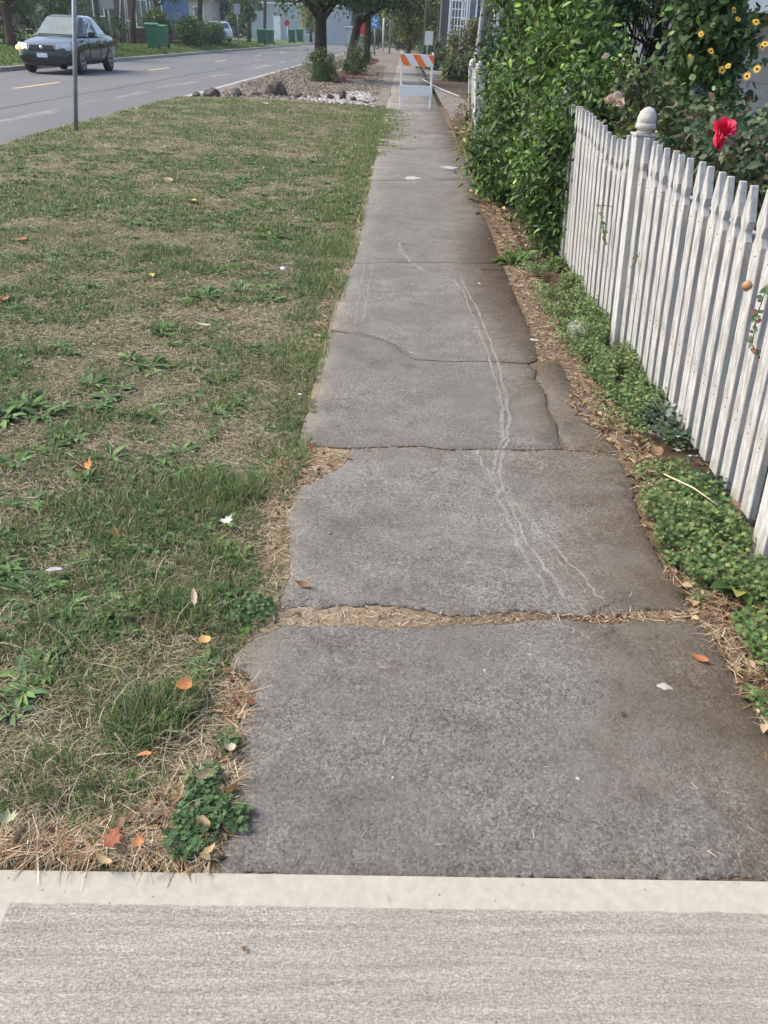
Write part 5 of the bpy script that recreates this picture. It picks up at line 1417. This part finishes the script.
sign(374.5, 50, 56, zat(374, 22, 56) - zat(374, 50, 56), .52, .65, 'blue sign with a white symbol beside the dark pole', 'signblue', 'rect', 'galv', arrow)
sign(362.5, 48, 66, zat(362, 27, 66) - zat(362, 48, 66), .55, .95, 'red and white sign left of the dark pole', 'signred')
sign(427, 55, 42, zat(427, 38, 42) - zat(427, 55, 42), .45, .55, 'white sign plate on a thin post beyond the barricade', 'signwhite')
for (px, pb, dist, r, h, lab, mt) in ((383, 47, 62, .07, 2.6, 'white post right of the blue sign', 'signwhite'), (389.5, 48, 52, .05, 4.0, 'thin grey green pole left of the barricade', 'galv'), (423, 53, 40, .04, 5.0, 'tall thin pole rising behind the barricade', 'galv')):
    p = at(px, pb, dist); t = thing('thin_pole', lab, 'pole', tuple(p)); b = MB(); b.tube([(0, 0, -.3), (0, 0, h)], r, 8); b.build('shaft', M[mt], t); b = MB(); b.lathe([(r * 1.2, 0), (r * 1.2, .03), (0, .05)], 10, (0, 0, h)); b.build('cap', M[mt], t)
p = at(123, 38, 48); t = thing('tree_stakes', 'pale wooden stakes leaning together behind the car', 'stakes', tuple(p))
for q in ((.35, .0, 0), (-.25, .05, 0), (.12, .3, 0)):
    b = MB(); b.tube([(q[0], q[1], -.2), (.1 + q[0] * .3 + .2, .1, 2.6)], .03, 6); b.build('stake', mat('stake_wood', (.45, .42, .38), .9, vary=.2, vscale=6), t)
# low brown fence
p0, p1 = at(118, 42, 57), at(214, 44, 74); dv = p1 - p0; L = float(np.linalg.norm(dv[:2]))
t = thing('board_fence', 'low brown board fence along the far verge behind the bins', 'fence', (p0[0], p0[1], .2), math.atan2(dv[1], dv[0]))
M['brownwood'] = mat('brown_boards', (.085, .05, .038), .85, vary=.35, vscale=3)
b = MB()
for k in range(4): b.box((0, -.02, .1 + k * .22), (L, .02, .29 + k * .22))
b.build('board', M['brownwood'], t)
for i in range(9): b = MB(); b.box((i * L / 8.2, -.085, -.1), (i * L / 8.2 + .12, -.021, 1.05)); b.build('post', M['brownwood'], t)

M['housedark'] = mat('dark_siding', (.085, .08, .08), .8, vary=.2, vscale=2); M['houseblue'] = mat('blue_siding', (.10, .19, .33), .75, vary=.15, vscale=2); M['trimwhite'] = mat('white_trim', (.74, .75, .75), .6, vary=.05, vscale=3)
M['roofgrey'] = mat('roof_shingle', (.10, .105, .12), .9, vary=.3, vscale=4); M['winglass'] = mat('window_glass', (.10, .14, .19), .08, 0, .9, vary=.3, vscale=1.5)
M['greybuild'] = mat('grey_render', (.32, .37, .40), .8, vary=.1, vscale=1.5); M['beige'] = mat('beige_siding', (.40, .37, .34), .8, vary=.1, vscale=2, bump=.2, bscale=8)
M['whitewall'] = mat('white_siding', (.62, .62, .6), .75, vary=.08, vscale=2)


def house(label, loc, rz, wd, dp, ht, wall, roofh, wins, name='house', doors=(), roof='roofgrey', eave=.4):
    """front wall on local y=0 looking along -Y; windows given as x, z, w, h"""
    t = thing(name, label, 'house' if name == 'house' else 'building', loc, rz)
    b = MB(); b.box((0, 0, -.6), (wd, dp, ht))
    k = .16
    b.build('wall', M[wall], t)
    sid = MB(); z = .1
    while z < ht - .2: sid.box((-.01, -.012, z), (wd + .01, -.0005, z + .1)); z += .19
    sid.build('siding', M[wall], t)
    b = MB()
    if roofh > .6:
        V = [(-eave, -eave, ht + .002), (wd + eave, -eave, ht + .002), (wd + eave, dp + eave, ht + .002), (-eave, dp + eave, ht + .002), (-eave, dp / 2, ht + roofh), (wd + eave, dp / 2, ht + roofh)]
        b.add(V, [(0, 1, 5, 4), (2, 3, 4, 5), (1, 2, 5), (3, 0, 4), (3, 2, 1, 0)])
    else: b.box((-.1, -.1, ht + .002), (wd + .1, dp + .1, ht + roofh))
    rfo = b.build('roof', M[roof], t)
    b = MB(); b.box((-eave - .02, -eave - .05, ht - .06), (wd + eave + .02, -eave - .003, ht + .1)); b.build('fascia', M['trimwhite'], t)
    for (x, z, w_, h_) in wins:
        b = MB(); f = .09
        b.box((x - f, -.06, z - f), (x + w_ + f, -.0125, z)); b.box((x - f, -.06, z + h_), (x + w_ + f, -.0125, z + h_ + f)); b.box((x - f, -.06, z + .001), (x, -.0125, z + h_ - .001)); b.box((x + w_, -.06, z + .001), (x + w_ + f, -.0125, z + h_ - .001)); b.box((x + w_ / 2 - .03, -.055, z + .001), (x + w_ / 2 + .03, -.0125, z + h_ - .001))
        fr = b.build('window', M['trimwhite'], t); b = MB(); b.box((x + .002, -.03, z + .002), (x + w_ - .002, -.014, z + h_ - .002)); b.build('pane', M['winglass'], fr)
    for (x, w_, h_, mt) in doors:
        b = MB(); b.box((x, -.06, 0), (x + w_, -.0125, h_)); dd = b.build('door', M[mt], t); b = MB(); b.lathe([(.04, 0), (.05, .04), (0, .06)], 10, (0, 0, 0)); hn = b.build('handle', M['chrome'], dd); hn.location = (x + .12, -.06, 1.0); hn.rotation_euler = (PI / 2, 0, 0)
    return t


def house_at(label, px, py, dist, wd, dp, ht, wall, roofh, wins, **kw):
    p = at(px, py, dist); return house(label, (p[0], p[1], max(-.05, p[2])), 0, wd, dp, ht, wall, roofh, wins, **kw)


house_at('dark sided house with white window frames behind the car', 84, 30, 70, 4.6, 8, 3.4, 'housedark', 2.2, [(1.0, 1.0, .7, 1.5), (3.4, .2, .3, .5)])
house_at('blue house with broad white framed panels behind the bins', 136, 28, 70, 2.3, 8, 3.4, 'houseblue', 2.2, [(.15, .1, .8, 1.7), (1.3, .7, .8, 1.0)])
house_at('grey roofed house with a white window far across the road', 163, 26, 95, 5.2, 8, 2.5, 'beige', 2.6, [(1.6, .8, 1.0, 1.1), (3.4, .9, .9, .9)])
gb = house_at('long pale grey flat roofed building with a white door at the end of the road', 252, 40, 128, 14, 14, 4.5, 'greybuild', .35, [(7.6, 1.0, .6, .6)], name='shop_building', doors=((3.15, .95, 3.0, 'trimwhite'),))
b = MB()
for i in range(7): b.box((1.6 + i * 1.1, 1.0, 4.853), (2.45 + i * 1.1, 1.4, 6.2 + .4 * (i % 2)), i % 2)
b.build('roof_sign', [M['trimwhite'], M['signred']], gb)
house_at('white porch house with a dark roof beyond the shrubs', 440, 36, 52, 8, 6, 3.2, 'housedark', 1.6, [(1.2, .9, .7, 1.1)])
p = at(450, 32, 47); t = thing('porch_trellis', 'white porch trellis with climbing stems by the far house', 'trellis', (p[0], p[1], 0))
b = MB()
for i in range(5): b.box((i * .16, 0, .1), (i * .16 + .05, .03, 3.2))
for k in range(8): b.box((-.02, -.022, .5 + k * .36), (.72, -.001, .55 + k * .36))
b.build('lattice', M['trimwhite'], t); b = MB(); b.box((-.12, -.03, 0), (-.03, .06, 3.3)); b.box((.74, -.03, 0), (.83, .06, 3.3)); b.build('post', M['trimwhite'], t)
p = at(497, 25, 24); t = thing('porch_column', 'white porch column with a bracket above the hedge', 'column', (p[0], p[1], 0))
b = MB(); b.box((-.09, -.09, 0), (.09, .09, 2.6)); b.box((-.13, -.13, 2.05), (.13, .13, 2.12)); b.build('shaft', M['trimwhite'], t, .01); b = MB(); b.slab([(.09, -.04, 1.9), (.5, -.04, 2.5), (.5, -.04, 2.6), (.09, -.04, 2.1)], -.06); b.box((-.6, -.1, 2.601), (1.4, .12, 2.85)); b.build('bracket', M['trimwhite'], t)
house('beige house with a white eave at the right behind the flowers', (3.1, 12.6, 0), 0, 9, 7, zat(760, 7, 12.15), 'beige', 2.2, [(.2, .75, 1.15, .9)])
house('small white house far beyond the blue sign', (-8.2, 128, 0), 0, 5, 5, 2.2, 'whitewall', 1.5, [(1.0, .8, .8, .9), (3.0, .8, .8, .9)])

DG = [(.03, .065, .028), (.045, .088, .034), (.06, .115, .04), (.035, .072, .036)]
MG = [(.075, .14, .042), (.10, .18, .055), (.13, .21, .06), (.06, .11, .036)]
YG = [(.22, .28, .075), (.28, .31, .09), (.16, .23, .065), (.34, .34, .12)]
# street trees over the gravel bed
tree('street_tree', 'dark street tree with a thick trunk nearest along the gravel bed', 'tree', (-2.9, 31, 0), 3.6, .26, [(-.3, 0, 2.95, 1.3, 1.5, .55, 3), (1.0, .2, 2.9, 1.2, 1.5, .55, 3), (-1.1, .3, 2.6, .8, 1.0, .3, 1.2), (.3, .4, 2.55, 1.0, 1.2, .28, 1.6), (.2, .3, 4.2, 2.2, 2.2, .9, 3), (-1.2, .2, 3.0, .5, .9, .4, .7)], 9000, .13, DG, FOLD, .22, 'darkbark', (.05, 0))
tree('street_tree', 'leaning dark street tree behind the nearest one', 'tree', (-2.45, 39, 0), 3.6, .24, [(.6, 0, 2.95, 1.3, 1.6, .55, 3), (1.9, .2, 3.05, 1.1, 1.5, .5, 2), (1.3, .2, 2.65, 1.2, 1.2, .28, 1.6), (.9, .3, 4.2, 2.2, 2.2, .9, 3)], 7500, .14, DG, FOLD, .24, 'darkbark', (.75, 0))
shrub('round_shrub', 'feathery green shrub at the foot of the nearest street tree', 'shrub', (-2.75, 29.6, 0), [(0, 0, .42, .55, .5, .42, 3), (.1, 0, .75, .4, .4, .3, 1)], 3600, .09, [(.08, .13, .045), (.10, .16, .055), (.06, .10, .035)], LONG, .1, 'leafmatt', 16, .01)
shrub('round_shrub', 'green shrub between the two street trees', 'shrub', (-2.0, 36, 0), [(0, 0, .5, .55, .5, .5, 3), (.35, .2, .8, .3, .4, .5, 1)], 3000, .10, [(.06, .11, .04), (.08, .13, .045), (.05, .09, .03)], LONG, .12, 'leafmatt', 16, .01)
tree('yellow_tree', 'yellow green tree behind the barricade', 'tree', (.2, 56, 0), 4.0, .16, [(0, 0, 3.2, 1.9, 1.8, 1.3, 3), (-.9, 0, 4.2, 1.6, 1.6, 1.0, 2), (.9, .3, 4.0, 1.6, 1.6, 1.2, 2), (.2, 0, 1.9, 1.2, 1.3, .7, 1.2)], 7500, .2, YG + MG, FOLD, .3)
tree('yellow_tree', 'small yellow green tree in front of the grey building', 'tree', onverge(311, 40, 82), 3.4, .12, [(0, 0, 2.3, 1.0, 1.0, 1.3, 2), (.2, 0, 3.5, .9, .9, .8, 1)], 3000, .2, YG, FOLD, .25)
tree('roadside_tree', 'yellowish tree with a brown trunk left of the car', 'tree', onverge(13, 52, 42), 3.6, .25, [(.2, 0, 3.0, 2.2, 1.6, .85, 3), (2.3, .3, 3.4, 1.5, 1.5, .8, 2), (-1.5, .2, 3.6, 1.6, 1.6, 1, 2), (.6, 0, 4.2, 2.6, 2, 1, 2)], 8000, .17, YG[:3] + MG, FOLD, .28, 'polewood')
for i, (px, pb, dist, blobs, lab, cols) in enumerate([
    (40, 52, 47, [(-2.4, 0, 1.4, 2.0, 1.2, 1.5, 3), (0, 0, 1.6, 2.0, 1.2, 1.6, 3), (2.6, .2, 1.4, 1.8, 1.2, 1.5, 3), (0, 0, 3.4, 3.5, 1.4, 1.4, 3)], 'tall dark evergreen hedge directly behind the car', DG),
    (5, 52, 46, [(-2, 0, 1.6, 2.5, 1.4, 1.8, 3), (.3, .3, 3.2, 2.5, 1.4, 1.5, 2)], 'dark evergreen hedge at the left behind the tree trunk', DG),
    (212, 42, 70, [(-.25, 0, .55, .55, .6, .45, 2), (.35, 0, .6, .5, .6, .5, 2)], 'clipped green hedge hiding the side of the white car', MG),
    (190, 41, 62, [(-.2, 0, .7, .55, .6, .65, 2), (.5, 0, .6, .5, .6, .55, 2)], 'green bushes behind the low brown fence', MG),
    (157, 40, 64, [(0, 0, .9, .75, .7, .75, 2)], 'round bush in front of the blue house', MG)]):
    shrub('hedge', lab, 'hedge', onverge(px, pb, dist), blobs, 5200, .16, cols, FOLD, .2, 'leafmatt', 10, .03)
tree('far_tree', 'dark narrow tree standing left of the grey building', 'tree', onverge(249, 40, 84), 4.2, .16, [(0, 0, 3.4, 1.3, 1.3, 1.8, 3), (.2, 0, 5, 1.1, 1.1, 1.2, 2), (-.5, 0, 2.2, .8, .9, .6, 1)], 5000, .2, DG + MG, FOLD, .28)
tree('far_tree', 'broad dark tree behind the white car', 'tree', onverge(222, 38, 100), 5, .2, [(-1.5, 0, 3.4, 2.2, 2, 1.8, 3), (1.2, 0, 3.8, 2.2, 2, 2.0, 3), (0, 0, 6, 3, 2.5, 1.6, 3)], 6000, .28, DG, FOLD, .4)
tree('far_tree', 'green tree overhanging the blue house', 'tree', onverge(158, 36, 66), 3.6, .16, [(.3, 0, 3.1, 1.3, 1.2, .5, 3), (-.8, 0, 3.8, 1.8, 1.4, .7, 3), (1.2, .3, 2.7, .7, .7, .4, 1)], 5000, .2, MG, FOLD, .3)
tree('far_tree', 'dark tree above the dark sided house', 'tree', onverge(100, 36, 62), 5, .22, [(-.5, 0, 4.3, 2.6, 2, .9, 3), (2.6, .3, 4.6, 2.4, 2, .9, 3)], 4500, .2, DG, FOLD, .3)
tree('far_tree', 'large green tree filling the view above the barricade', 'tree', (4.2, 62, 0), 6, .25, [(-1.4, 0, 3.2, 2.0, 2, 1.6, 3), (1.5, 0, 3.4, 2.4, 2, 1.8, 3), (0, 0, 5.6, 3.4, 2.5, 1.6, 3), (-.5, 0, 1.6, 1.6, 1.5, .8, 2)], 7500, .24, MG + DG, FOLD, .36)
tree('birch_tree', 'slender white barked birch beside the far porch', 'tree', (1.8, 23.5, 0), 4.2, .07, [(-.2, 0, 3.3, .7, .8, .6, 2), (.3, .2, 2.7, .6, .7, .5, 1.6), (.2, 0, 4.0, .9, .9, .6, 1)], 2600, .09, MG, FOLD, .14, 'birch', (.25, 0))
shrub('dark_bush', 'round dark green bush right behind the barricade', 'bush', (1.55, 46, 0), [(0, 0, .65, .85, .7, .65, 3)], 2400, .12, DG, FOLD, .14, 'leafmatt', 10, .02)
shrub('tall_grass_clump', 'clump of tall ornamental grass by the far gravel drive', 'plant', (2.3, 34.6, 0), [(0, 0, .4, .75, .4, .4, 3)], 2600, .22, [(.10, .15, .05), (.14, .18, .07), (.16, .17, .08)], LONG, .14, 'leafmatt', 16, .01)
shrub('reed_clump', 'brownish tall shrub in front of the white trellis', 'shrub', (2.45, 36.5, 0), [(-.2, 0, 1.1, .7, .5, .7, 3), (.5, 0, 1.6, .6, .5, .5, 1.5)], 3200, .12, [(.14, .13, .065), (.10, .13, .05), (.17, .15, .085), (.08, .12, .045)], FOLD, .16, 'leafmatt', 18, .015)
shrub('dark_bush', 'dark green shrub mass behind the far acorn posts', 'bush', (2.0, 18.5, 0), [(0, 0, .8, .45, .6, .55, 3), (.2, .3, 1.5, .5, .6, .42, 3), (.5, .4, 1.9, .5, .6, .3, 1)], 5200, .085, DG + [(.03, .07, .04)], FOLD, .12, 'leafmatt', 14, .015)
for i, (px, pb, dist, w_, h_, lab) in enumerate([(400, 46, 76, 2.2, 1.7, 'rounded hedge left of the barricade top'), (372, 44, 84, 2.0, 1.2, 'low hedge beneath the blue sign'), (410, 45, 66, 1.6, 1.1, 'brown green bush just behind the barricade top')]):
    shrub('hedge', lab, 'hedge', onverge(px, pb, dist), [(0, 0, h_ * .5, w_ * .5, .8, h_ * .5, 2), (.5, .2, h_ * .7, w_ * .35, .7, h_ * .4, 1)], 2400, .16, DG if i != 2 else [(.10, .11, .05), (.07, .09, .04)], FOLD, .18, 'leafmatt', 8, .03)
# verge grass and the strip of dry grass at the path's far end
n = 26000; y = rng.uniform(24, 90, n); x = rng.uniform(-18, -13.3, n)
z = .04 + .22 * np.clip((-13.3 - x) / 2.2, 0, 1) + .02
V, F, C = blades(np.column_stack([x, y]), z, rng.uniform(.05, .16, n), rng.uniform(.02, .05, n), rng.uniform(.2, 1.4, n), rng.uniform(0, 6.3, n), pick([(.07, .13, .03), (.10, .16, .04), (.14, .17, .06)], n, .3))
tag(mesh_np('verge_grass', V, F, M['grass'], None, C), 'green grass on the verge across the road', 'grass', kind='stuff')
# distant wood closing the view
parts = []
for i in range(120):
    a = i / 119; x = -95 + 190 * a; y = 150 + 20 * math.sin(i * 1.7) + rng.uniform(-6, 6)
    k = 420; h = rng.uniform(8, 15); d_ = unit(k); P = np.array([x, y, h * .5]) + d_ * np.array([3.6, 3.2, h * .55]) * (rng.random((k, 1)) ** .4)
    P[:, 2] = np.maximum(P[:, 2], .2); tone = rng.uniform(.7, 1.25)
    parts.append(scatter(*FOLD, P, unit(k), d_ + unit(k) * .6 + [0, 0, .3], rng.uniform(.9, 1.7, k), pick(MG + DG, k, .25) * tone))
V, F, C = join_np(parts)
tag(mesh_np('far_wood', V, F, M['leafmatt'], None, C), 'distant belt of green trees closing the view', 'trees', kind='stuff')

b = MB(); b.box((-155, -50, -1.3), (155, 220, 18))
hz = b.build('haze', None); hz['kind'] = 'stuff'
hm = bpy.data.materials.new('haze_air'); hm.use_nodes = True; hm.node_tree.nodes.clear()
pv = hm.node_tree.nodes.new('ShaderNodeVolumePrincipled'); pv.inputs['Color'].default_value = (.82, .88, .92, 1); pv.inputs['Density'].default_value = .0005; pv.inputs['Anisotropy'].default_value = .2
ho = hm.node_tree.nodes.new('ShaderNodeOutputMaterial'); hm.node_tree.links.new(pv.outputs[0], ho.inputs['Volume']); hz.data.materials.append(hm)
scene.cycles.volume_bounces = 1
scene.cycles.max_bounces = 6; scene.cycles.diffuse_bounces = 3; scene.cycles.glossy_bounces = 3; scene.cycles.transmission_bounces = 3; scene.cycles.transparent_max_bounces = 6
scene.cycles.use_denoising = True
print('pickets', npk)
